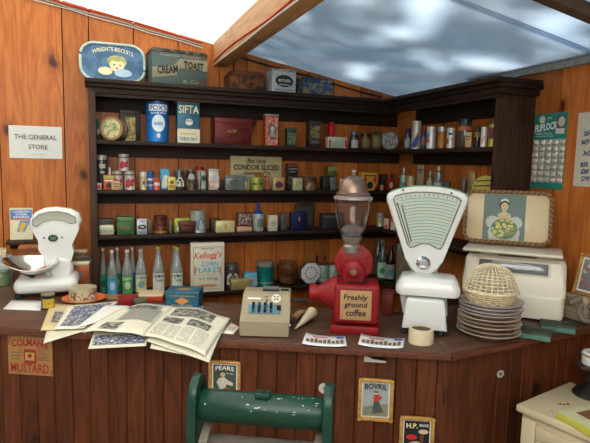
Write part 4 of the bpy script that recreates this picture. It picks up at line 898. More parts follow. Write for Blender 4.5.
# white poster with blue line drawings
a, c = rwall(579, 113), rwall(574.5, 186)
t = thing('paper_poster', 'cream paper poster with blue ink drawings at the right picture edge', 'poster', (XW - .001, a.y - .13, c.z), -PI / 2)
H_ = a.z - c.z
MB().box((0, 0, H_ / 2), (.26, .001, H_)).build('sheet', mat((.56, .50, .38), .7, var=.05), t)
ik = mat((.06, .09, .25), .6)
for k, (x, z) in enumerate(((-.075, .72), (-.085, .60), (-.07, .45), (-.08, .30), (-.075, .20), (-.07, .11), (.03, .7), (.05, .4), (.03, .15))):
    q = MB(); q.tube([(x + .02 * math.cos(a_ * 1.3 + k), -.0015, H_ * z + .012 * math.sin(a_ * 2.1 + k)) for a_ in range(12)], .0016, 4); q.build('ink_drawing', ik, t)

# --- tins left of centre
t = Kbox('orange-brown square tin with oval portrait and white lid', 68, 89, 256, 287, .09, (.30, .08, .025), yaw=-.12, name='storage_tin', cat='tin', lid=(.55, .50, .36), lidh=.14, em=(.16, .12, .14), es=(.55, .5, .45), ex=-.1)
poly(t, 'portrait_figure', ell(-.009, .06, .012, .022), -.003, mat((.5, .36, .16), .5))
tP = t.location
for c_ in [c for c in t.children if c.name.startswith('body')]: pass
ht = .0
t2 = tin('flat dark brown tin stacked on the portrait tin', Vector((tP.x + .01, tP.y + .015, CT + (287 - 256) * depth(Vector(tP)) / F - .027 + .001)), .095, .026, .07, (.10, .06, .04), .05, lid=(.16, .10, .06))
t3 = tin('small brown tin topmost above the portrait tin', Vector((tP.x + .005, tP.y + .02, CT + (287 - 256) * depth(Vector(tP)) / F - .027 + .028)), .075, .022, .06, (.14, .09, .05), -.05, lid=(.35, .28, .18), lidh=.4)
# orange plate with floral tin on it
P = atz(84, 301, CT); r = 20.5 * depth(P) / F; t = thing('plate', 'bright orange plate under the cream floral tin', 'plate', (P.x, P.y + .0, CT))
MB().lathe([(0, .0), (r * .6, 0), (r * .72, .004), (r, .014), (r * 1.0, .017), (r * .72, .008), (r * .6, .005), (0, .005)], 40).build('plate_dish', mat((.62, .12, .02), .35, 0, .08, 20, coat=.3), t)
P2 = Vector((P.x - .004, P.y, CT + .0085)); r2 = 12.8 * depth(P) / F
can('cream round tin with brown floral frieze, standing on the orange plate', P2, r2, 12.5 * depth(P) / F, (.48, .42, .24), face(P), lid=(.50, .45, .27), lidh=.2, wrap=(.50, .43, .26), wrap2=(.20, .09, .04), wz=(.12, .75), ws=70, wthr=.52, name='round_tin', cat='tin', lid2=None)
Kcan('small black and yellow mustard tin near the left counter edge', 42, 54.5, 292, 311, (.03, .03, .02), name='mustard_tin', cat='tin', lid=(.30, .22, .10), lidh=.08, cur=[('yellow_label', rect(.1, .42, 1.9, .6), (.50, .36, .04)), ('blue_diamond', [(-.7, .42), (.1, .2), (.9, .42), (.1, .64)], (.03, .10, .14)), ('red_mark', ell(.1, .42, .2, .06), (.4, .06, .03))])
def sheet(label, name, cat, pxs, z, m, nx=10, ny=8, curl=.0, lift=0., sag=.35, group=None, seed=1, th=True):
    c = [atz(x, y, z) for x, y in pxs]; O = sum(c, Vector()) / 4; rg = random.Random(seed); ph = rg.uniform(0, 6)
    def fn(u, v, p):
        e = (p + O - C1).dot(NL) - .012
        dz = curl * (math.sin(u * 5 + ph) * .5 + .5) * (1 - v * .5) + lift * (abs(u - .5) * 2) ** 3
        if e > 0: dz -= sag * .35 * e + .25 * e * e
        return p + Vector((0, 0, dz))
    t = thing(name, label, cat, O, 0, group)
    c = [p - O for p in c]
    o = MB().quadgrid(c, nx, ny, fn).build('sheet', m, t)
    md = o.modifiers.new('paper_thickness', 'SOLIDIFY'); md.thickness = .0008; md.offset = -1
    def decal(nm, u0, v0, u1, v1, m2, k=0):
        bl = lambda u, v: c[0] * (1 - u) * (1 - v) + c[1] * u * (1 - v) + c[2] * u * v + c[3] * (1 - u) * v
        q = MB(); uvc = [bl(u0, v0), bl(u1, v0), bl(u1, v1), bl(u0, v1)]
        q.quadgrid(uvc, nx, ny, lambda u, v, p: fn(u0 + (u1 - u0) * u, v0 + (v1 - v0) * v, p) + Vector((0, 0, .0022 + .0005 * k)))
        return q.build(nm, m2, t)
    return t, decal
PAPER = (.66, .62, .48); PINK_ = (.05, .05, .05)
pr1 = printmat(PAPER, PINK_, 26, .5, 3); photo = mat((.09, .09, .08), .7, 0, .2, 60, 0, (.34, .32, .26), .53); navyp = mat((.46, .46, .42), .7, 0, .2, 120, 0, (.06, .07, .13), .46)
sheet('plain white paper lying at the left counter end', 'paper_sheet', 'paper', [(3, 309), (40, 310.5), (44, 301), (12, 300)], CT + .001, mat((.66, .65, .60), .7, var=.03), 3, 3)
t, dc = sheet('yellowed newspaper furthest left on the counter, folded', 'newspaper', 'newspaper', [(40.5, 331), (61, 329.5), (72, 304), (51, 304)], CT + .004, mat((.56, .44, .24), .7, var=.05), curl=.004, seed=3)
dc('photo_print', .35, .25, .85, .65, photo)
t, dc = sheet('newspaper with dense blue-black printed panel', 'newspaper', 'newspaper', [(54, 330), (84, 328.5), (120, 301), (68, 306)], CT + .008, mat(PAPER, .7, var=.04), curl=.003, seed=4)
dc('dark_panel', .14, .10, .90, .92, navyp)
t, dc = sheet('blank white newspaper page between the two printed ones', 'newspaper', 'newspaper', [(76, 328), (104, 321), (129, 306), (106, 305)], CT + .013, mat((.70, .69, .62), .7, var=.03), curl=.002, seed=5)
# sheets lying lower, hanging over the edge
t, dc = sheet('folded newspaper edge jutting over the counter below the blue-black one', 'newspaper', 'newspaper', [(43, 340), (84, 331.5), (96, 322), (50, 322)], CT + .002, mat((.58, .54, .40), .7, var=.05), sag=.3, seed=6)
t, dc = sheet('folded newspaper with dark printed strip drooping over the counter edge', 'newspaper', 'newspaper', [(88, 344), (146, 343), (152, 320), (100, 320)], CT + .002, mat((.60, .56, .42), .7, var=.05), sag=.35, seed=7)
dc('dark_strip', .05, .07, .96, .33, navyp)
t, dc = sheet('underneath newspaper showing dark photographs past the counter edge', 'newspaper', 'newspaper', [(150, 345), (205, 353), (222, 325), (160, 320)], CT + .002, mat((.60, .56, .42), .7, var=.05), sag=.3, seed=8)
dc('photo_print', .04, .08, .9, .3, photo)
t, dc = sheet('loose newspaper page under the right-hand page of the open newspaper', 'newspaper', 'newspaper', [(146, 339), (209, 355), (229, 321), (176, 308)], CT + .010, mat((.62, .58, .44), .7, var=.05), sag=.3, seed=9)
# the open newspaper: left page and right page of one sheet
cL = [(82.5, 331.5), (143, 335), (173, 306), (121, 307.5)]; cR = [(143, 335), (205, 350), (230.5, 318.5), (173, 306)]
O = atz(143, 335, CT + .018)
t = thing('newspaper', 'large open newspaper spread across the middle of the counter', 'newspaper', O)
for nm, cs, sd in (('left_page', cL, 1), ('right_page', cR, 2)):
    c = [atz(x, y, CT + .018) - O for x, y in cs]
    def fn(u, v, p, sd=sd):
        k = (1 - u) if sd == 1 else u
        k2 = min(1, max(0, k)); e = (p + O - C1).dot(NL) - .012
        dz = .012 * math.sin(PI * min(1, k2 * 1.0)) + .003 * math.sin(u * 9 + v * 4)
        if e > 0: dz -= .10 * e + .25 * e * e
        return p + Vector((0, 0, dz))
    pg = MB().quadgrid(c, 14, 12, fn).build(nm, mat(PAPER, .7, var=.04) , t)
    md = pg.modifiers.new('paper_thickness', 'SOLIDIFY'); md.thickness = .0008; md.offset = -1
    bl = lambda u, v: c[0] * (1 - u) * (1 - v) + c[1] * u * (1 - v) + c[2] * u * v + c[3] * (1 - u) * v
    L_ = [('text_column', .12, .18, .50, .24, pr1)] if 0 else []
    L_ = [('photo_print', .22, .05, .52, .28, photo), ('text_block', .30, .36, .95, .78, printmat((.45, .43, .36), PINK_, 14, .9, 1)), ('headline', .22, .80, .85, .92, photo)] if sd == 1 else \
         [('photo_print', .10, .66, .80, .93, photo), ('photo_print', .08, .42, .40, .60, photo), ('photo_print', .50, .42, .85, .60, photo), ('text_block', .06, .05, .92, .36, printmat(PAPER, (.25, .24, .2), 12, .7, 4))]
    for nm2, u0, v0, u1, v1, m2 in L_:
        q = MB().quadgrid([bl(u0, v0), bl(u1, v0), bl(u1, v1), bl(u0, v1)], 8, 8, lambda u, v, p: fn(u0 + (u1 - u0) * u, v0 + (v1 - v0) * v, p) + Vector((0, 0, .0022)))
        q.build(nm2, m2, pg)
t, dc = sheet('small torn slip of printed paper left of the adding machine', 'paper_slip', 'paper', [(221, 333), (233, 334), (240, 327), (230, 322)], CT + .001, mat((.68, .66, .58), .7, var=.05), 3, 3, seed=11)
dc('faint_picture', .3, .3, .8, .7, mat((.5, .35, .3), .7))
t, dc = sheet('blue and white pamphlet under the blue tin box', 'pamphlet', 'pamphlet', [(148, 311), (200, 314.5), (204, 306), (152, 304.5)], CT + .0012, mat((.20, .38, .58), .6, var=.1), 3, 3, seed=12)
dc('white_title', .3, .2, .8, .7, mat((.7, .7, .68), .6))
# sticks, tins in the middle
for k, (y, lab) in enumerate(((299.0, 'front one of two brown wooden slats by the drink bottles'), (296.2, 'rear one of two brown wooden slats by the drink bottles'))):
    a, c = atz(103, y, CT), atz(125, y + .3, CT); L_ = (c - a).length
    b = MB().box((0, 0, .004), (L_, .022, .008), .0015); o = b.build('wooden_slat', mat((.24, .14, .06), .6, 0, .3), None); o.location = (a + c) / 2; o.rotation_euler.z = math.atan2((c - a).y, (c - a).x)
    solid(o, lab, 'slat', 'loose wooden slats')
Kcan('round red tin with white lid behind the open newspaper', 118, 138, 293.5, 307.5, (.26, .015, .02), name='round_tin', cat='tin', lid=(.34, .03, .03), lidh=.35)
P = atz(128, 306.5, CT)
Kcan('small dark green round tin beside the red one', 133.5, 147, 297.5, 309, (.06, .08, .05), name='round_tin', cat='tin', lid=(.14, .16, .09), lidh=.3)
t = Kbox('flat red tin with cream lid', 138, 163, 288, 302, .10, (.48, .05, .02), yaw=-.18, name='storage_tin', cat='tin', lid=(.60, .46, .28), lidh=.3)
P = atz(182, 307.5, CT); s_ = depth(P) / F
t = tin('blue tin box with orange diamond emblem', P, 34 * s_, 16 * s_, .11, (.03, .12, .17), -.36, lid=(.035, .13, .18), lidh=.28, rough=.35)
poly(t, 'orange_diamond', [(-.032, .028), (0, .012), (.032, .028), (0, .044)], -.001, mat((.55, .22, .05), .45)); text(t, 'TOFFEES', (0, -.001, .008), .09, .008, mat((.5, .42, .25), .5))
poly(t, 'side_stripe', rect(0, .050, .11, .003), -.001, M_GOLD)
b = MB().prism([(-.035, .045), (0, .03), (.035, .045), (0, .06)], 16 * s_, 16 * s_ + .0008, plane='XY').build('lid_diamond', mat((.50, .22, .06), .45), t)

# --- adding machine
f = Fr(264, 338); s = f.s
t = thing('adding_machine', 'beige mechanical adding machine with crank and rows of keys', 'adding machine', f.P, -.38)
W_ = 50 * s; pf = [(0, .006), (0, .058), (.045, .075), (.085, .108), (.105, .128), (.125, .136), (.20, .136), (.225, .12), (.235, .08), (.235, .006)]
BE = mat((.30, .25, .155), .45, .05, .06, 60)
MB().prism(pf, -W_ / 2, W_ / 2, .006, 3, plane='YZ').build('housing', BE, t)
for x in (-W_ * .4, W_ * .4):
    for y in (.025, .2): MB().cyl((x, y, .004), .009, .008).build('foot', M_INK, t)
def onslope(x, q):   # q 0..1 along key slope
    y = .045 + q * .04; z = .075 + q * .033; return Vector((x, y, z))
sl = math.atan2(.033, .04)
MB().box(onslope(-.006, .38) + Vector((0, -.001, .001)), (W_ * .66, .040, .004), .002, rx=sl).build('key_plate', mat((.10, .20, .24), .4), t)
for i in range(4):
    for j in range(3):
        P = onslope(-.045 + i * .0215 + (.0), .1 + j * .28); k = MB().cyl(P + Vector((0, -.004, .009)), .0052, .012, 12); k.build('key', M_INK if (i + j) % 3 else mat((.05, .07, .09), .3), t)
MB().cyl(onslope(.048, .4) + Vector((0, -.004, .008)), .0075, .016, 14).build('key', M_INK, t)
P = onslope(.036, 1.3); q = MB().lathe([(0, .004), (.017, .004), (.019, 0)], 24, P + Vector((0, -.001, .0005)), Matrix.Rotation(math.atan2(.02, .02) , 3, 'X')).build('dial', mat((.62, .60, .5), .4), t)
for k in range(4): MB().cyl(P + Vector((.0085 * math.cos(k * PI / 2 + .8), -.004 + .006 * math.sin(k * PI / 2 + .8), .0045 + .006 * math.sin(k * PI / 2 + .8))), .0035, .002, 10).build('dial_dot', M_INK, q)
MB().cyl(P + Vector((0, -.004, .0045)), .005, .003, 12).build('dial_button', mat((.7, .5, .03), .4), q)
MB().box(onslope(-.045, 1.25) + Vector((0, -.001, .0015)), (.050, .006, .003), rx=.78).build('white_label_strip', M_WHITE, t)
MB().box(onslope(-.0, 1.42) + Vector((0, -.001, .0015)), (.012, .003, .002), rx=.78).build('maker_mark', M_INK, t); MB().box(onslope(.002, 1.1) + Vector((0, -.001, .0015)), (.006, .008, .002), rx=.78).build('number_window', M_INK, t)
MB().box((.012, .15, .137), (.062, .03, .006), .002).build('paper_slot', M_INK, t); MB().cyl((.012, .158, .142), .009, .058, 14, 'X').build('paper_roller', mat((.10, .10, .10), .3), t)
MB().box((.065, .155, .138), (.03, .02, .006), .002).build('lever', M_INK, t)
q = MB().tube([(W_ / 2, .13, .105), (W_ / 2 + .03, .128, .107), (W_ / 2 + .065, .126, .107)], .006, 8).build('crank', M_INK, t)
for k in range(5): poly(t, 'screw', ell(0, 0, .001, .001, 6), 0, M_INK) if 0 else None
MB().cyl((W_ / 2 + .001, .06, .03), .006, .004, 12, 'X').build('side_screw', M_CHROME, t)

# --- leather pouch piece and paper cone
P = atz(300, 319, CT); b = MB()
b.quadgrid([(-.03, -.03, 0), (.045, -.03, 0), (.055, .03, 0), (-.02, .035, 0)], 8, 8, lambda u, v, p: p + Vector((0, 0, .004 + .035 * math.sin(PI * u) * (1 - v * .3))))
o = b.build('leather_scrap', mat((.38, .20, .08), .6, 0, .2, 30, .3), None); o.location = P; solid(o, 'curled tan leather scrap behind the paper cone', 'leather')
o.modifiers.new('th', 'SOLIDIFY').thickness = .002
a, c = atz(295, 332, CT), atz(312, 320, CT)
b = MB(); d_ = (c - a); L_ = d_.length; b.lathe([(.002, 0), (.022, L_), (.019, L_), (.001, .004)], 18, (0, 0, .012), Matrix.Rotation(math.atan2(d_.y, d_.x), 3, 'Z') @ Matrix.Rotation(PI / 2 - .12, 3, 'Y'))
o = b.build('paper_cone', mat((.62, .52, .34), .6, 0, .06, 20, 0), None); o.location = a; solid(o, 'rolled cream paper cone beside the adding machine', 'paper')

# --- coffee grinder
f = Fr(354, 336); s = f.s; L = f.L
GR = mat((.21, .005, .007), .45, .0, .25, 14, .1, coat=0); GRD = mat((.25, .012, .014), .45, .05, .2, 20)
t = thing('coffee_grinder', 'large red cast coffee grinder with glass hopper and hand-lettered sign', 'coffee grinder', f.P, -.47)
MB().box((0, .085, .016), (49 * s, .15, .032), .006).build('plinth', GR, t)
x0, z0 = L(333, 325); x1, z1 = L(380, 285)
MB().box(((x0 + x1) / 2, .085, (z0 + z1) / 2), (x1 - x0, .15, z1 - z0), .012, 3).build('body', GR, t)
fx0, fz0 = L(309, 300); b = MB()
zc = fz0 + .004; R = Matrix.Rotation(PI / 2, 3, 'Y')
b.lathe([(0, fx0 - .004), (.030, fx0 - .004), (.033, fx0), (.033, fx0 + .022), (.030, fx0 + .024), (.030, fx0 + .032), (.066, x0 - .003), (.066, x0 + .01), (0, x0 + .01)], 32, (0, .08, zc), R).build('funnel', GR, t)
sgn = MB().box((*[L(356, 305)[0]], -.0005 + .009, L(356, 305)[1]), (31 * s, .004, 30 * s), .006).build('sign_plate', mat((.38, .22, .09), .6, 0, .2, 12), t)
sgn.location.y = -.004 + 0
for tx, y_, w_ in (('Freshly', 297.5, 24), ('ground', 305, 23), ('coffee', 312.5, 20)):
    text(sgn, tx, (L(356, y_)[0], .006, L(356, y_)[1]), w_ * s, 7 * s, M_INK, bold=.025, shear=.1)
MB().box((L(354, 0)[0], .085, L(0, 285)[1] + .004), (20 * s, .10, .003), .001).build('top_seam', mat((.03, .008, .008), .6), t)
# head: neck, wheel, hub
s = f.back(.09)
MB().prism(f.pts([(345, 286), (363, 286), (365, 268), (362, 262), (346, 262), (344, 268)]), .05, .13, .006).build('neck', GR, t)
wx, wz = L(354.5, 262); q = MB().lathe([(0, .028), (18.6 * s * .5, .028), (18.6 * s * .8, .020), (18.6 * s, .018), (19.0 * s, .010), (18.6 * s, 0), (0, 0)], 36, (wx, .11, wz), Matrix.Rotation(PI / 2, 3, 'X')); q.build('grinding_housing', GR, t)
for k in range(8):
    a_ = k * PI / 4 + .3; MB().cyl((wx + 15.5 * s * math.cos(a_), .085, wz + 15.5 * s * math.sin(a_)), .0065, .014, 8, 'Y').build('bolt', GRD, t)
MB().lathe([(0, .03), (.018, .028), (.034, .018), (.036, 0), (0, 0)], 28, (wx, .062, L(0, 267)[1]), Matrix.Rotation(PI / 2, 3, 'X')).build('hub', GR, t)
MB().lathe([(0, .012), (.012, .012), (.015, 0), (0, 0)], 20, (wx, .034, L(0, 268)[1]), Matrix.Rotation(PI / 2, 3, 'X')).build('centre_cap', mat((.20, .10, .06), .4, .5), t)
# hopper
hx = L(353.6, 215)[0]
z = lambda y: L(0, y)[1]
MB().lathe([(0, z(252)), (8 * s, z(252)), (8.5 * s, z(246)), (7 * s, z(244)), (9 * s, z(240)), (10.5 * s, z(236)), (0, z(236))], 28, (hx, .10, 0)).build('hopper_collar', mat((.28, .25, .21), .4, .7, .2), t)
gp = [(8 * s, z(238)), (9.5 * s, z(235)), (13 * s, z(229)), (15.6 * s, z(221)), (16.9 * s, z(212)), (17.3 * s, z(203)), (18.6 * s, z(201.5)), (18.8 * s, z(199)), (17 * s, z(197.5))]
gi = [(r_ - .0035, z_) for r_, z_ in gp[::-1]]
MB().lathe(gp + gi, 48, (hx, .10, 0)).build('glass_hopper', glass((.93, .93, .92), .02, 1.3), t)
MB().lathe([(17.4 * s, z(199)), (18.9 * s, z(199.5)), (18.9 * s, z(197)), (17.0 * s, z(196))], 40, (hx, .10, 0)).build('hopper_rim', mat((.36, .31, .27), .35, .5, .15), t)
MB().lathe([(0, z(196)), (16.3 * s, z(196)), (16.6 * s, z(194)), (14.6 * s, z(192.5)), (13.8 * s, z(187)), (11 * s, z(181)), (6.5 * s, z(177.3)), (1.5 * s, z(176.2)), (0, z(176))], 40, (hx, .10, 0)).build('domed_lid', mat((.25, .165, .125), .35, .75, .12), t)
MB().lathe([(0, z(177)), (.6 * s, z(176.5)), (.7 * s, z(174.5)), (2.1 * s, z(173.3)), (2.2 * s, z(172)), (0, z(170.6))], 20, (hx, .10, 0)).build('lid_knob', mat((.4, .37, .35), .3, .6), t)
MB().lathe([(0, z(236)), (8.0 * s, z(235.5)), (11 * s, z(230)), (9 * s, z(227)), (3 * s, z(225)), (0, z(224.5))], 20, (hx, .10, 0)).build('coffee_dust', mat((.22, .18, .16), .8, 0, .3, 90, .4), t)
MB().tube([(hx - .025, .09, z(218)), (hx, .10, z(226)), (hx + .025, .11, z(229)), (hx + .035, .11, z(212))], .0025, 6).build('stirring_wire', mat((.12, .10, .09), .4, .6), t)

# --- red box tin right of grinder
t = Kbox('dark red pitted tin standing between grinder and tall scale', 381, 393, 287, 315, .07, (.17, .03, .02), yaw=-.62, name='storage_tin', cat='tin', lid=(.15, .025, .02), lidh=.1, body2=(.07, .025, .018))
# --- photo strips
for k, (cs, lab) in enumerate((([(302, 345), (347, 347.5), (345, 338), (306, 334)], 'white picture strip with dark silhouettes, lying left below the grinder'), ([(358, 346), (403, 349.5), (404.5, 340), (361, 335)], 'white picture strip with dark silhouettes, lying nearer the masking tape'))):
    t, dc = sheet(lab, 'picture_strip', 'picture strip', cs, CT + .002, mat((.66, .66, .66), .5, var=.03), 8, 4, lift=.006, group='picture strips on the counter edge', seed=20 + k)
    for i in range(9): dc('figure_print', .06 + i * .1, .22, .135 + i * .1, .48 + .06 * (i % 3), mat((.16, .10, .03), .6), 1)
    dc('red_line', .2, .68, .55, .78, mat((.5, .12, .10), .6), 1); dc('blue_mark', .78, .72, .97, .90, mat((.05, .08, .3), .6), 1)

# --- tall fan scale
f = Fr(423, 337); s = f.s; L = f.L; z = lambda y: L(0, y)[1]
t = thing('fan_scale', 'tall white enamel fan-dial scale with chrome knob and oblong pan', 'scale', f.P, face(f.P))
for x in (404, 440):
    for y in (.03, .20): MB().lathe([(0, 0), (.012, 0), (.014, .005), (.014, .012), (.010, .016), (.010, .026), (0, .026)], 18, (L(x, 0)[0], y, 0)).build('foot', mat((.04, .04, .04), .4, .4), t)
b = MB(); 
b.prism(f.pts([(401, 331), (447, 331), (445, 302), (443, 299.5), (408, 299.5), (406, 302)]), .01, .22, .008, 3); b.build('base', M_ENAMEL, t)
MB().prism(f.pts([(396, 300), (448, 300), (449, 327), (400, 327)]), .16, .235, .01, 2).build('rear_housing', M_ENAMEL, t)
MB().lathe([(0, 0), (13 * s, 0), (14 * s, .008), (12.5 * s, .02), (0, .02)], 30, (L(428, 300)[0], .11, z(300))).build('pan_collar', M_ENAMEL, t)
b = MB(); PX_ = L(428, 288)[0]; px_ = rrect(PX_, .095, 64 * s, .15, .03, 6)
for zz, kx in ((z(297), .98), (z(292), 1.0), (z(284), .95), (z(281), .90), (z(279), .80)):
    pass
rings = []
for zz, k in ((z(297), .96), (z(296), 1.0), (z(291), 1.0), (z(285), .93), (z(280), .84), (z(279), .78)):
    rings.append([b.bm.verts.new((PX_ + (x - PX_) * k, .095 + (y - .095) * k, zz + (.006 if k > .99 else 0))) for x, y in px_])
for a_, c_ in zip(rings, rings[1:]):
    n = len(a_)
    for i in range(n): b.bm.faces.new((a_[i], a_[(i + 1) % n], c_[(i + 1) % n], c_[i]))
b.bm.faces.new(rings[0][::-1]); b.bm.faces.new(rings[-1]); b.build('weighing_pan', M_ENAMEL, t)
MB().prism(f.pts([(407, 300), (443, 300), (437, 276), (433, 262), (414, 262), (410, 276)]), .175, .225, .01).build('pillar', M_ENAMEL, t)
yf = .135; s = f.back(yf)
fan = [(388, 203), (387.8, 199), (389.5, 195), (394, 192.5), (404, 189.5), (415, 187.6), (427, 187), (439, 187.3), (450, 188.8), (460, 191), (465.5, 193.5), (467.8, 197), (467, 202), (443, 260), (438, 268.5), (431, 273.5), (424, 275), (416, 273.5), (410, 268), (406, 259)]
MB().prism(f.pts(fan), yf, yf + .075, .010, 3).build('fan_housing', M_ENAMEL, t)
MB().prism([(x * 1.012, zz * 1.004) for x, zz in f.pts(fan)], yf + .076, yf + .086, .002).build('green_backing', mat((.03, .22, .10), .4), t)
win = [(395, 200.5), (396.5, 197.5), (405, 194.8), (416, 193), (427, 192.5), (439, 193), (450, 194.6), (458, 197), (460.5, 199.5), (459.5, 203), (443, 244), (440.5, 247.5), (436.5, 246.5), (430, 243), (422, 243), (415, 246.5), (411, 247.5), (408.5, 244.5)]
wn = poly(t, 'dial_face', f.pts(win), yf - .0015, mat((.46, .50, .40), .2, 0, .04, 40, coat=.8), .001)
MB().tube([(x, yf - .002, zz) for x, zz in f.pts(win)], .0028, 6, True).build('window_rim', mat((.20, .20, .17), .4, .3), t)
gm = mat((.10, .30, .19), .5); ax, az = L(424.5, 290)[0] - 0.0 * s, L(425, 290)[1]
for i in range(15):
    rad = (92 - i * 3.1) * s; h_ = .325
    q = MB().tube([(ax + rad * math.sin(a_), yf - .0028, az + rad * math.cos(a_)) for a_ in [(-h_ + .03) + (2 * h_ - .06) * j / 12 for j in range(13)]], .0009, 4); q.build('scale_line', gm, wn)
for j in range(15):
    a_ = -.325 + .65 * j / 14; MB().tube([(ax + r_ * s * math.sin(a_), yf - .0028, az + r_ * s * math.cos(a_)) for r_ in (93.5, 96)], .0008, 4).build('scale_tick', M_INK, wn)
a_ = -.335; MB().tube([(ax + r_ * s * math.sin(a_), yf - .0032, az + r_ * s * math.cos(a_)) for r_ in (48, 90)], .0018, 5).build('pointer', M_INK, wn); MB().cyl((ax + 90 * s * math.sin(a_), yf - .003, az + 90 * s * math.cos(a_)), .004, .002, 12, 'Y').build('pointer_tip', mat((.2, .03, .02), .4), wn)
for i in range(2):
    a_ = -.30 + .012 * i; MB().tube([(ax + r_ * s * math.sin(a_), yf - .003, az + r_ * s * math.cos(a_)) for r_ in (50, 88)], .0009, 4).build('figure_column', M_INK, wn)
for x, y in ((404.5, 191.3), (451.5, 193)): 
    MB().cyl((L(x, y)[0], yf - .001, z(y) + .001), .0045, .004, 12, 'Y').build('screw', mat((.12, .1, .08), .4, .5), t)
MB().lathe([(0, .022), (4 * s, .020), (6.8 * s, .009), (7 * s, 0), (0, 0)], 28, (L(424, 262)[0], yf, z(262)), Matrix.Rotation(PI / 2, 3, 'X')).build('chrome_boss', M_CHROME, t)

# --- masking tape
P = atz(420.5, 346, CT); s_ = depth(P) / F; r = 12.6 * s_; C_ = P + Vector((P.x, P.y, 0)).normalized() * r; h_ = 15 * s_
t = thing('tape_roll', 'thick roll of cream masking tape at the counter edge', 'tape', (C_.x, C_.y, CT))
MB().lathe([(r * .78, 0), (r, 0), (r, h_), (r * .78, h_), (r * .78, 0)], 40).build('tape', mat((.66, .55, .34), .55, 0, .04), t)
MB().lathe([(0, h_ * .9), (r * .76, h_ * .9), (r * .76, h_ * .3), (0, h_ * .3)], 36).build('core_filling', mat((.04, .04, .035), .6, 0, .2, 60, 0, (.12, .11, .04), .58), t)

# --- wide cream scale, right
f = Fr(510, 318); s = f.s; L = f.L; z = lambda y: L(0, y)[1]
yw = -.80
t = thing('platform_scale', 'wide ivory counter scale with glass display window and flat platform', 'scale', f.P, yw)
W_ = 95 * s
pf = [(0, .010), (0, .096), (.004, .106), (.020, .132), (.032, .172), (.045, .235), (.060, .248), (.17, .248), (.19, .232), (.195, .20), (.195, .010)]
MB().prism(pf, -W_ / 2, W_ / 2, .026, 5, plane='YZ').build('housing', M_IVORY, t)
MB().box((0, .10, .006), (W_ * .92, .17, .012), .002).build('base_plate', M_INK, t)
wb = MB().box((-.0, .0, 0), (W_ * .72, .010, .060), .002, rx=-.21); o = wb.build('window_frame', M_IVORY, t); o.location = (-.004, .039, .208)
wg = MB().box((0, -.0045, 0), (W_ * .68, .003, .046), .0005, rx=-.21).build('glass_window', mat((.13, .14, .12), .08, 0, .3, 15, coat=1), o)
for i in range(3): MB().box((0, -.0062, .012 - .012 * i), (W_ * .6, .0006, .0022)).build('dial_line', mat((.30, .32, .28), .4), wg)
for x in (-W_ * .26, W_ * .30): MB().box((x, .11, .256), (.07, .09, .022), .006).build('platform_bracket', M_IVORY, t)
b = MB(); b.box((-.012, .100, .273), (W_ * .97, .225, .014), .006, 3); b.build('platform', M_IVORY, t)
MB().cyl((-W_ / 2 - .001, .05, .11), .008, .004, 12, 'X').build('side_screw', M_CHROME, t)
# tray with portrait, standing on platform
pz = CT + .290
Pt = f.P + Vector((math.cos(yw), math.sin(yw), 0)) * (-.045) + Vector((-math.sin(yw), math.cos(yw), 0)) * .150
t = thing('picture_tray', 'wicker-edged tray showing a portrait of a woman holding flowers', 'tray', (Pt.x, Pt.y, pz + .004), -.72, rx=-.20)
TW, TH = .350, .222
MB().box((0, .003, TH / 2), (TW - .012, .006, TH - .012), .002).build('tray_base', mat((.66, .50, .27), .4, 0, .05, 6, coat=.3), t)
rm = []
cor = rrect(0, TH / 2, TW, TH, .035, 7)
def along(cor, n):
    pts = [Vector((x, 0, zz)) for x, zz in cor]; L_ = [0]
    for a_, c_ in zip(pts, pts[1:] + pts[:1]): L_.append(L_[-1] + (c_ - a_).length)
    out = []
    for i in range(n):
        d_ = L_[-1] * i / n; k = max(j for j in range(len(pts)) if L_[j] <= d_ + 1e-9)
        a_, c_ = pts[k], pts[(k + 1) % len(pts)]; out.append(a_ + (c_ - a_) * ((d_ - L_[k]) / max(1e-6, L_[k + 1] - L_[k])))
    return out
cen = along(cor, 400)
for ph in (0, 2.1, 4.2):
    q = []
    for i, p in enumerate(cen):
        a_ = i * 2 * PI * 48 / 400 + ph; n_ = (cen[(i + 1) % 400] - cen[i - 1]).normalized().cross(Vector((0, 1, 0)))
        q.append(p + n_ * .0065 * math.cos(a_) + Vector((0, -.006 + .0065 * math.sin(a_), 0)))
    MB().tube(q, .0030, 5, True).build('wicker_strand', mat([(.42, .25, .12), (.30, .16, .07), (.20, .10, .045)][int(ph / 2)], .6, 0, .25, 60), t)
pt = MB().box((-.012, -.001, TH / 2), (.172, .002, TH - .022)).build('portrait_print', mat((.14, .20, .17), .5, 0, .12, 8), t)
def pp(nm, pts, m, k): return poly(pt, nm, [(X + (x - X) * 1.16, .106 + (zz - .111) * 1.0) for x, zz in pts], -.0022 - .0008 * k, m, .0007)
sk = mat((.58, .44, .24), .5); dr = mat((.50, .50, .42), .5, 0, .12, 30)
X = -.012
pp('gown', [(X - .050, .016), (X + .054, .016), (X + .058, .05), (X + .044, .10), (X + .02, .118), (X - .018, .118), (X - .038, .10), (X - .056, .05)], dr, 0)
for sx in (-1, 1): pp('puffed_sleeve', ell(X + sx * .040, .092, .025, .028), dr, 1)
pp('shoulders', ell(X, .122, .024, .016), sk, 1); pp('neck', rect(X, .140, .014, .026), sk, 2); pp('face', ell(X, .163, .0135, .018), sk, 3)
pp('hair', ell(X, .178, .017, .012), mat((.07, .04, .02), .6), 2); pp('hair', ell(X - .013, .166, .005, .013), mat((.07, .04, .02), .6), 2)
pp('tiara', [(X - .016, .181), (X - .008, .186), (X, .190), (X + .008, .186), (X + .016, .181), (X + .012, .193), (X, .199), (X - .012, .193)], mat((.62, .62, .52), .4), 4)
for sx in (-1, 1): pp('eye', ell(X + sx * .005, .165, .0022, .001, 8), M_INK, 4)
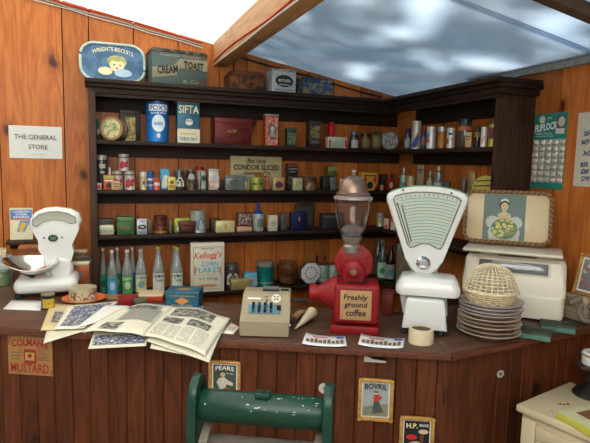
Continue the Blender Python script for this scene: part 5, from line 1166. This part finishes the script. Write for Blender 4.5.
pp('mouth', ell(X, .153, .004, .0012, 8), M_RED, 4); pp('necklace', ell(X, .131, .010, .002, 12), mat((.6, .6, .5), .4), 4)
pp('bouquet_leaves', ell(X + .002, .064, .047, .046), mat((.10, .20, .08), .6, 0, .2, 60, 0, (.22, .28, .12)), 3)
rr = random.Random(9)
for i in range(30):
    a_, d_ = rr.uniform(0, 2 * PI), rr.uniform(.1, 1) ** .6
    pp('bloom', ell(X + .002 + .042 * d_ * math.cos(a_), 0.064 + .042 * d_ * math.sin(a_), .0062, .0055, 10), mat((.62, .52, .14), .5) if i % 3 else mat((.62, .58, .36), .5), 4 + i % 3)

# --- plates
P = atz(484, 341, CT); s_ = depth(P) / F; R_ = 31.5 * s_; ctr = P + Vector((P.x, P.y, 0)).normalized() * R_ * .70; ctr.x += .008; ctr.y -= .008; ctr.z = CT
rr = random.Random(4); z_ = CT
names = ['lowest', 'second lowest', 'third lowest', 'fourth lowest', 'fifth from the bottom', 'fourth from the top', 'third from the top', 'second from the top', 'topmost']
for i in range(9):
    r = R_ * (1.0, .98, 1.0, .97, .98, .97, .99, .98, .99)[i] * (1 if i else 1.0); thick = .0145 if i < 5 else .0125
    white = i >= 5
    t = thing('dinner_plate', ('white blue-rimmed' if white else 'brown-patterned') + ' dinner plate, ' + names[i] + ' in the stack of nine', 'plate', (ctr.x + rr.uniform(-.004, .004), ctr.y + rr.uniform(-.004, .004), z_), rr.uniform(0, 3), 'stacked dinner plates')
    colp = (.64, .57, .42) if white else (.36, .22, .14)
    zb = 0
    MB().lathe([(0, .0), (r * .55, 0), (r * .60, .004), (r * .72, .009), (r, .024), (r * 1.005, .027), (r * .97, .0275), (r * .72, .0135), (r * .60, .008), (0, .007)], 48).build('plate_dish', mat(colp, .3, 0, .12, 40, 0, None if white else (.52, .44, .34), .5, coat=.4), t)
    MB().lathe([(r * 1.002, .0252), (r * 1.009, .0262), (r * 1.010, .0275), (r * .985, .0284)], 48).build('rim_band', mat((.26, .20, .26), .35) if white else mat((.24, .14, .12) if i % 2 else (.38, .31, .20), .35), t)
    if i == 8:
        MB().lathe([(r * .97, .0282), (r * .73, .0142)], 48).build('floral_border', mat((.62, .50, .38), .4, 0, .1, 28, 0, (.50, .16, .08), .56), t)
    z_ += thick
# --- rattan basket pair on the plates
def basket(label, P, r, prof, col, nv, nh, rz=0):
    t = thing('wicker_basket', label, 'basket', P, rz, 'wicker baskets on the plates')
    m_ = mat(col, .6, 0, .2, 50)
    def pr(u):
        u = min(max(u, 0), 1) * (len(prof) - 1); i = min(int(u), len(prof) - 2); k = u - i
        return prof[i][0] * (1 - k) + prof[i + 1][0] * k, prof[i][1] * (1 - k) + prof[i + 1][1] * k
    b = MB()
    for i in range(nv):
        a_ = 2 * PI * i / nv
        b.tube([(pr(u / 12)[0] * math.cos(a_), pr(u / 12)[0] * math.sin(a_), pr(u / 12)[1]) for u in range(13)], .0021, 4)
    b.build('upright_canes', m_, t, smooth=True)
    b = MB()
    for j in range(nh):
        u = (j + .5) / nh; rr_, zz = pr(u)
        b.tube([((rr_ + .0022 * (1 if (i + j) % 2 else -1)) * math.cos(2 * PI * i / nv), (rr_ + .0022 * (1 if (i + j) % 2 else -1)) * math.sin(2 * PI * i / nv), zz) for i in range(nv)], .0019, 4, True)
    b.build('woven_canes', m_, t, smooth=True)
    b = MB(); rr_, zz = pr(1.0) ; b.tube([(rr_ * math.cos(2 * PI * i / 36), rr_ * math.sin(2 * PI * i / 36), zz) for i in range(36)], .0045, 6, True); b.build('rim', m_, t)
    return t
zb = z_ - .0125 + .009
rb = .092
basket('cream wicker basket sitting upright on the top plate', (ctr.x, ctr.y, zb), rb, [(.02, .001), (.062, .001), (.078, .015), (.088, .032), (rb * .94, .045)], (.66, .55, .33), 30, 8)
basket('cream wicker basket turned upside down as a dome over the other', (ctr.x, ctr.y, zb + .050), rb, [(.006, .098), (.035, .094), (.060, .080), (.076, .058), (.086, .030), (.096, .004)], (.68, .58, .36), 28, 12)
# --- green tiles
for k, (cs, lab) in enumerate((((515, 336.5, 547, 342.0), 'left green-edged flat wooden box near the plates'), ((538, 329.5, 572, 335.0), 'right green-edged flat wooden box near the counter edge'))):
    a_, c_ = atz(cs[0] + 12, cs[1] - 2, CT), atz(cs[2], cs[3], CT)
    P = atz((cs[0] + cs[2]) / 2 + 2, (cs[1] + cs[3]) / 2 - 3, CT)
    t = thing('flat_box', lab, 'box', P, -.86 + .08 * k, 'flat green boxes')
    MB().box((0, 0, .010), (.120, .092, .020), .002).build('box_body', mat((.09, .18, .13), .6, 0, .15, 30), t)
    MB().box((0, 0, .021), (.124, .096, .004), .001).build('box_lid', mat((.04, .055, .035), .7, 0, .2, 14, 0, (.075, .11, .08), .55), t)
    MB().box((-.03, 0, .0234), (.02, .008, .0012)).build('catch_mark', M_INK, t)
# --- knotted cloth, cream box and framed picture at right
P = atz(582, 321, CT)
t = thing('knotted_cloth', 'grey-brown knotted cloth strap beside the framed picture', 'cloth', (P.x - .005, P.y - .03, CT))
m_ = mat((.20, .16, .11), .85, 0, .25, 40, .4)
b = MB(); b.tube([(.035 * math.cos(a_ * .55) - .01, .02 * math.sin(a_ * .55), .045 + .030 * math.sin(a_ * .55 + .4)) for a_ in range(13)], .011, 8); b.build('loop', m_, t)
b = MB(); b.tube([(-.05, .05, .075), (-.02, .035, .095), (.03, .03, .085), (.065, .03, .05), (.07, .025, .012)], [.012, .016, .018, .016, .012], 8); b.build('strap', m_, t)
b = MB(); b.tube([(-.03, .0, .012), (0, -.01, .016), (.03, .0, .035), (.02, .01, .06), (-.005, .01, .07)], [.008, .012, .014, .012, .008], 8); b.build('knot', m_, t)
a_ = rwall(579, 292, -.03)
P = Vector((XW - .045, a_.y - .065, CT))
tin('cream corrugated box under the framed picture at the right edge', Vector((XW - .11, a_.y - .05, CT)), .10, .105, .09, (.42, .32, .20), -PI / 2 + .1, name='card_box', cat='box', metal=0, bars=[(.3, .9, .04, (.25, .18, .1)), (.55, .9, .04, (.25, .18, .1)), (.8, .9, .04, (.25, .18, .1))])
def picframe(label, P, rz, w_, h_, pic, fw_=.018, rx=0., border=.008, fcol=None, group=None, ry=0.):
    t = thing('framed_picture', label, 'picture', P, rz, group, rx=rx, ry=ry)
    m_ = fcol or M_GOLD
    for nm, c_, d_ in (('frame_rail', (0, 0, fw_ / 2), (w_, .014, fw_)), ('frame_rail', (0, 0, h_ - fw_ / 2), (w_, .014, fw_)), ('frame_stile', (-w_ / 2 + fw_ / 2, 0, h_ / 2), (fw_, .014, h_)), ('frame_stile', (w_ / 2 - fw_ / 2, 0, h_ / 2), (fw_, .014, h_))):
        MB().box(c_, d_, .004).build(nm, m_, t)
    for sx in (-1, 1):
        for zz in (fw_ * .5, h_ - fw_ * .5): MB().lathe([(0, .006), (fw_ * .45, .004), (fw_ * .55, 0)], 12, (sx * (w_ / 2 - fw_ / 2), -.007, zz), Matrix.Rotation(PI / 2, 3, 'X')).build('corner_ornament', m_, t)
    MB().box((0, .003, h_ / 2), (w_ - fw_, .003, h_ - fw_)).build('mount', M_WHITE, t)
    iw, ih = w_ - 2 * fw_ - 2 * border, h_ - 2 * fw_ - 2 * border
    q = MB().box((0, .0005, h_ / 2), (iw, .002, ih)).build('print', mat(pic, .4, 0, .2, 12), t)
    return t, q, iw, ih
a_ = rwall(575, 295, -.09); 
t, q, iw, ih = picframe('gold-framed floral picture leaning on the right wall', (XW - .085, a_.y - .072, CT + .107), -PI / 2 + .05, .175, .17, (.20, .20, .18), .014, rx=-.22)
rr = random.Random(8)
for i in range(16): poly(q, 'flower_print', ell(rr.uniform(-iw / 2.3, iw / 2.3), .085 + rr.uniform(-ih / 2.3, ih / 2.3), .011, .009, 10), -.001 - .0004 * (i % 4), mat([(.5, .45, .42), (.36, .12, .12), (.3, .3, .28)][i % 3], .5))

# ---------------------------------------------------------------- signs on the counter front
def onfront(x0, x1, y0, y1, fn=lfront, off=-.006):
    a_, c_ = fn(x0, y1, off), fn(x1, y1, off); tp = fn((x0 + x1) / 2, y0, off); bt = fn((x0 + x1) / 2, y1, off)
    return Vector(((a_.x + c_.x) / 2, (a_.y + c_.y) / 2, bt.z)), (c_ - a_).length, tp.z - bt.z
P, w_, h_ = onfront(9, 53, 336, 375, off=-.0145)
t = thing('advert_board', 'yellowed wooden mustard advert with red lettering on the counter front', 'sign', P, AL)
MB().box((0, .002, h_ / 2), (w_, .006, h_), .001).build('board', mat((.34, .165, .05), .55, 0, .2, 10, 0, (.24, .09, .03), .56), t)
rm_ = mat((.27, .02, .02), .55)
text(t, "COLMAN'S", (0, -.0015, h_ * .79), w_ * .82, h_ * .20, rm_, arc=.008, bold=.035); text(t, 'MUSTARD', (-.002, -.0015, h_ * .18), w_ * .86, h_ * .23, rm_, bold=.02)
q = poly(t, 'printed_tin_picture', rect(0, h_ * .48, w_ * .27, h_ * .36), -.0014, rm_); poly(q, 'yellow_panel', rect(0, h_ * .48, w_ * .2, h_ * .2), -.0024, mat((.42, .28, .06), .5)); poly(q, 'bull_head_mark', ell(0, h_ * .50, w_ * .05, h_ * .05), -.0034, rm_)
for sx in (-1, 1):
    for i in range(3): poly(t, 'small_text_line', rect(sx * w_ * .33, h_ * (.56 - i * .08), w_ * .2, h_ * .025), -.0014, mat((.15, .12, .06), .5))
P, w_, h_ = onfront(208.5, 240.5, 360.5, 401, off=-.012)
t, q, iw, ih = picframe('gold-framed soap advert with child and dog, behind the green mangle', P, AL, w_, h_, (.05, .08, .055), .012, border=.005)
cz = h_ / 2
text(q, 'PEARS', (0, -.001, cz + ih * .38), iw * .8, ih * .13, M_WHITE, arc=.004, bold=.02); text(q, 'Soap', (iw * .22, -.001, cz + ih * .24), iw * .3, ih * .05, M_WHITE)
poly(q, 'child_figure', [(-iw * .2, cz - ih * .3), (iw * .05, cz - ih * .3), (iw * .05, cz - ih * .1), (iw * .35, cz - ih * .14), (iw * .38, cz - ih * .06), (iw * .1, cz + ih * .05), (-iw * .02, cz + ih * .12), (-iw * .25, cz + ih * .08), (-iw * .35, cz - ih * .05), (-iw * .2, cz - ih * .1)], -.001, mat((.60, .55, .42), .5))
poly(q, 'child_head', ell(-iw * .08, cz + ih * .2, iw * .11, ih * .075), -.0015, mat((.55, .4, .22), .5)); poly(q, 'brown_bundle', ell(iw * .1, cz - ih * .3, iw * .2, ih * .1), -.002, mat((.25, .08, .04), .5)); poly(q, 'ground', rect(0, cz - ih * .43, iw * .98, ih * .12), -.0008, mat((.22, .22, .16), .5))
P, w_, h_ = onfront(357, 392.5, 378.5, 421, off=-.012)
t, q, iw, ih = picframe('gold-framed advert of a woman in red jacket, in open view', P, AL, w_, h_, (.30, .33, .30), .013, border=.004)
cz = h_ / 2
text(q, 'BOVRIL', (0, -.001, cz + ih * .38), iw * .88, ih * .17, M_INK, arc=.004, bold=.03)
poly(q, 'hillside', [(-iw * .49, cz - ih * .47), (iw * .49, cz - ih * .47), (iw * .49, cz - ih * .1), (-iw * .49, cz - ih * .22)], -.0008, mat((.20, .20, .12), .5))
poly(q, 'woman_skirt', [(-iw * .12, cz - ih * .42), (iw * .32, cz - ih * .36), (iw * .12, cz - ih * .02), (-iw * .06, cz - ih * .02)], -.0012, mat((.07, .08, .07), .5)); poly(q, 'woman_jacket', [(-iw * .08, cz - ih * .04), (iw * .12, cz - ih * .04), (iw * .26, cz + ih * .1), (iw * .08, cz + ih * .17), (-iw * .08, cz + ih * .15)], -.0016, mat((.42, .04, .03), .5)); poly(q, 'woman_head', ell(-iw * .01, cz + ih * .21, iw * .06, ih * .045), -.002, mat((.55, .38, .25), .5)); poly(q, 'woman_hat', ell(-iw * .0, cz + ih * .25, iw * .10, ih * .025), -.0024, mat((.16, .05, .03), .5))
P, w_, h_ = onfront(398, 433, 416.5, 459, off=-.012)
t, q, iw, ih = picframe('gold-framed black sauce advert, lowest picture on the counter front', P, AL, w_, h_, (.012, .014, .014), .013, border=.004)
cz = h_ / 2
text(q, 'H.P.', (-iw * .2, -.001, cz + ih * .36), iw * .45, ih * .15, mat((.7, .6, .3), .5), bold=.03); text(q, 'SAUCE', (iw * .27, -.001, cz + ih * .39), iw * .36, ih * .08, M_WHITE, bold=.02)
poly(q, 'pouring_hand', ell(iw * .26, cz + ih * .2, iw * .2, ih * .07), -.001, mat((.55, .4, .28), .5)); poly(q, 'red_dish', ell(-iw * .2, cz + ih * .02, iw * .22, ih * .08), -.001, M_RED); poly(q, 'sauce_bottle', rect(iw * .2, cz - ih * .05, iw * .14, ih * .34), -.0014, mat((.12, .04, .02), .5)); poly(q, 'food_print', ell(0, cz - ih * .22, iw * .35, ih * .12), -.0012, mat((.45, .35, .2), .5, col2=(.4, .08, .03)))
P, w_, h_ = onfront(364, 386, 353.5, 362, off=-.015)
t = thing('paper_slot_opening', 'dark notch in the counter front holding a slip of pale card', 'opening', P, AL)
MB().box((0, 0, h_ / 2), (w_, .004, h_), .001).build('dark_notch', mat((.006, .005, .005), .9), t); MB().prism([(-w_ / 2, 0), (w_ / 2, 0), (w_ / 2, h_ * .2), (-w_ * .1, h_ * .35), (-w_ / 2, h_ * .85)], -.004, -.0022).build('card_slip', mat((.46, .40, .32), .7), t)
def keyplate(label, x0, x1, y0, y1, fn, an, rim):
    P, w_, h_ = onfront(x0, x1, y0, y1, fn, -.018); t = thing('key_escutcheon', label, 'keyhole plate', P, an)
    poly(t, 'oval_plate', ell(0, h_ / 2, w_ / 2, h_ / 2), -.0005, mat((.52, .50, .46), .35, .4), .003); poly(t, 'keyhole', ell(-w_ * .05, h_ * .52, w_ * .14, h_ * .22, 12), -.004, M_INK)
keyplate('white oval keyhole plate on the right part of the counter', 496.5, 503, 370, 377.5, rfront, AR, 1)
P, w_, h_ = onfront(318.5, 328.5, 383, 393, lfront, -.018); t = thing('enamel_tag', 'round cream enamel number tag beside the green mangle', 'tag', P, AL)
poly(t, 'disc', ell(0, h_ / 2, w_ / 2, h_ / 2), -.0005, mat((.50, .47, .38), .4, .1), .003); text(t, '4', (0, -.0045, h_ * .5), w_ * .3, h_ * .45, M_INK)

# ---------------------------------------------------------------- green mangle
c0 = ray(262, 409); P = EYE + c0 / F * 1.40
aM = AL - .02; ctrz = P.z; s_ = 1.40 / F
t = thing('mangle', 'green cast-iron mangle with painted roller in front of the counter', 'mangle', (P.x, P.y, 0), aM)
GM = mat((.004, .034, .018), .38, .05, .3, 18, .15, coat=.15); zc = ctrz; HL = 62 * s_
rg = random.Random(5)
rol = MB().lathe([(0, -HL), (.041, -HL), (.043, -HL + .004), (.043, HL - .004), (.041, HL), (0, HL)], 40, (0, 0, zc), Matrix.Rotation(PI / 2, 3, 'Y')).build('top_roller', GM, t)
for i in range(26):
    x, a_ = rg.uniform(-.05, HL * .9) if i > 6 else rg.uniform(-HL * .9, HL), rg.uniform(.2, 1.5)
    n_ = Vector((0, -math.cos(a_), math.sin(a_))); q = MB().box(Vector((x, 0, zc)) + n_ * .0432, (rg.uniform(.002, .009), rg.uniform(.001, .003), .0006), rx=PI / 2 - a_ + PI); q.build('paint_chip', mat((.45, .5, .42), .6), rol)
q = MB().box((.004, -.010, zc + .046), (.040, .034, .012), .003).build('oiler_cover', GM, t); MB().cyl((.004, -.012, zc + .053), .007, .004, 12).build('oil_hole', M_INK, q)
for nm_, sx in (('left', -1), ('right', 1)):
    xx = sx * (HL + .012)
    o_ = [(-.075, .02), (-.062, zc - .10)] + [(-.055 * math.cos(a_), zc + .028 + .055 * math.sin(a_)) for a_ in [PI * i / 12 for i in range(13)]] + [(.062, zc - .10), (.075, .02), (.045, .02), (.035, zc - .12)]
    i_ = [(.033 * math.cos(a_), zc + .024 + .036 * math.sin(a_)) for a_ in [PI * i / 12 for i in range(13)]]
    o_ = o_ + i_ + [(-.035, zc - .12), (-.045, .02)]
    MB().prism(o_, xx - .012, xx + .012, .004, plane='YZ').build('side_frame', GM, t, smooth=True)
    MB().box((xx, 0, zc), (.022, .06, .05), .006).build('bearing_block', GM, t)
    MB().box((xx, 0, zc - .13), (.022, .09, .03), .004).build('cross_bar', GM, t); MB().box((xx, 0, .45), (.02, .13, .03), .004).build('cross_bar', GM, t)
    MB().box((xx, 0, .010), (.05, .24, .02), .004).build('foot', GM, t)
    MB().box((xx + .0, .04, zc + .045), (.012, .012, .045), .002, ry=.5 * sx).build('spring_lever', GM, t)
rl = MB().lathe([(0, -HL * .97), (.040, -HL * .97), (.040, HL * .97), (0, HL * .97)], 32, (0, .0, zc - .125), Matrix.Rotation(PI / 2, 3, 'Y')).build('wooden_roller', mat((.12, .105, .085), .8, 0, .3, 30, .3), t)
MB().box((-HL + .02, -.03, zc - .062), (.022, .11, .012), .002, rz=.15).build('wooden_guide', mat((.16, .14, .10), .8, 0, .2), t); MB().box((HL - .01, -.03, zc - .062), (.022, .10, .012), .002).build('wooden_guide', mat((.16, .14, .10), .8, 0, .2), t)
MB().box((0, .0, .42), (2 * HL + .02, .02, .04), .003).build('stretcher', GM, t)

# ---------------------------------------------------------------- cream cabinet at the right
CZ = .83; Pc = atz(516, 404, CZ); U = (atz(571, 381, CZ) - Pc).normalized(); aC = math.atan2(U.y, U.x); 
t = thing('painted_cabinet', 'chipped cream painted cabinet in the lower right corner', 'cabinet', (Pc.x, Pc.y, 0), aC)
CR = mat((.56, .47, .29), .5, 0, .05, 14, .05); CR2 = mat((.56, .47, .29), .5, 0, .04, 45, 0)
WC, DC = .36, .50
MB().box((WC / 2, -DC / 2, CZ - .0125), (WC, DC, .025), .005, 3).build('cabinet_top', CR, t)
MB().box((WC / 2 + .005, -DC / 2, (CZ - .025 + .05) / 2), (WC - .03, DC - .03, CZ - .075), .003).build('carcass', CR, t)
MB().box((WC / 2 + .005, -DC / 2, .03), (WC - .06, DC - .06, .06)).build('plinth', CR, t)
# side panel with raised frame (faces left)
for zc_, hh in ((CZ - .075, .045), (CZ - .68, .08)): MB().box((.014, -DC / 2, zc_ if zc_ > .3 else .12), (.010, DC - .145, .045), .002).build('panel_rail', CR, t)
for y_ in (-.045, -DC + .045): MB().box((.014, y_, CZ / 2 + .02), (.010, .05, CZ - .12), .002).build('panel_stile', CR, t)
q = MB().box((.016, -DC / 2, CZ / 2 + .0), (.008, DC - .16, CZ - .21), .004).build('door_panel', CR, t)
for k, (x_, y_, r_) in enumerate(((560, 404, .006), (564, 404.5, .005), (568, 404, .006), (546, 402, .002), (541, 398, .003), (552, 411, .003), (556, 400, .002), (530, 405, .002))):
    q = atz(x_, y_, CZ) - Vector((Pc.x, Pc.y, 0)); q = Matrix.Rotation(-aC, 3, 'Z') @ q; MB().cyl((q.x, q.y, CZ + .0002), r_, .0006, 9).build('paint_chip', mat((.06, .04, .025), .8), t)
rg = random.Random(6)
MB().lathe([(0, 0), (.006, 0), (.007, .006), (0, .011)], 12, (WC - .02, -.03 + .0, CZ)).build('corner_knob', CR, t) if 0 else None
# cake stand
P = atz(590, 395, CZ); IR = mat((.035, .030, .024), .45, .6, .3, 30, .2)
t = thing('cake_stand', 'dark cast-iron pedestal stand on the cream cabinet', 'stand', (P.x + .005, P.y, CZ))
MB().lathe([(0, 0), (.062, 0), (.064, .006), (.055, .018), (.028, .030), (.018, .045), (.022, .058), (.014, .070), (.016, .095), (.028, .104), (0, .104)], 32).build('pedestal', IR, t)
MB().lathe([(0, .104), (.058, .104), (.062, .110), (.062, .116), (.056, .116), (.054, .112), (0, .112)], 8).build('octagonal_plate', mat((.09, .065, .04), .4, .5, .3, 30), t)
P2 = Vector((P.x + .005, P.y, CZ + .1125)); t = thing('lidded_pot', 'white pot with gold-banded lid standing on the iron pedestal', 'pot', P2)
MB().lathe([(0, 0), (.034, 0), (.040, .006), (.041, .030), (.037, .036), (0, .036)], 32).build('pot_body', M_ENAMEL, t); MB().lathe([(.039, .036), (.042, .037), (.042, .044), (.036, .050), (0, .052)], 32).build('lid', M_ENAMEL, t); MB().lathe([(.0425, .038), (.0435, .041), (.0425, .044)], 32).build('gold_band', M_GOLD, t)
# yellow-green box
Pb = atz(577, 430, CZ)
t = thing('card_box', 'flat yellow-green card box with brown patch on the cabinet', 'box', (Pb.x, Pb.y, CZ), aC - .25)
MB().box((.13, -.005, .0125), (.26, .17, .025), .001).build('box_body', mat((.50, .47, .06), .5), t); MB().box((.13, -.005, .0256), (.26, .17, .001)).build('box_lid', mat((.56, .55, .32), .5), t); MB().box((.10, .0, .0266), (.10, .10, .0008)).build('brown_patch', mat((.20, .09, .04), .5), t)

# ---------------------------------------------------------------- cables
def cable(label, pts, r, m, name='cable'):
    o = MB().tube(pts, r, 6).build(name, m, None); solid(o, label, 'cable'); return o
def wl(x, dz, off=.008): return (x, YW - off, roofz(x) - dz)
cable('red cable along the sloping top of the back wall', [wl(-.9 + i * .1, .022 + .004 * math.sin(i)) for i in range(16)], .004, mat((.45, .03, .02), .5))
cable('grey cable tacked just beneath the red wall cable', [wl(-.9 + i * .1, .040 + .003 * math.sin(i * 1.7)) for i in range(16)], .0035, mat((.30, .30, .28), .5))
cable('thin white cable lowest along the wall top, left of the beam', [wl(-.9 + i * .1, .052 + .003 * math.sin(i * 2.2)) for i in range(16)], .003, mat((.5, .5, .45), .5))
cable('black cable running along the wall top right of the beam', [wl(.78, .30), wl(.79, .05)] + [wl(.80 + i * .1, .045 + .003 * math.sin(i)) for i in range(11)], .005, M_INK)
bx = .660
cable('red cable clipped along the left face of the roof beam', [(bx - .0, 3.12 - i * .12, 2.228 + .010 * math.sin(i * .5)) for i in range(22)], .0045, mat((.45, .03, .02), .5))
cable('white cable clipped along the lower edge of the roof beam', [(bx - .0, 3.12 - i * .12, 2.204 + .002 * math.sin(i * .9)) for i in range(22)], .0035, mat((.55, .55, .5), .5))
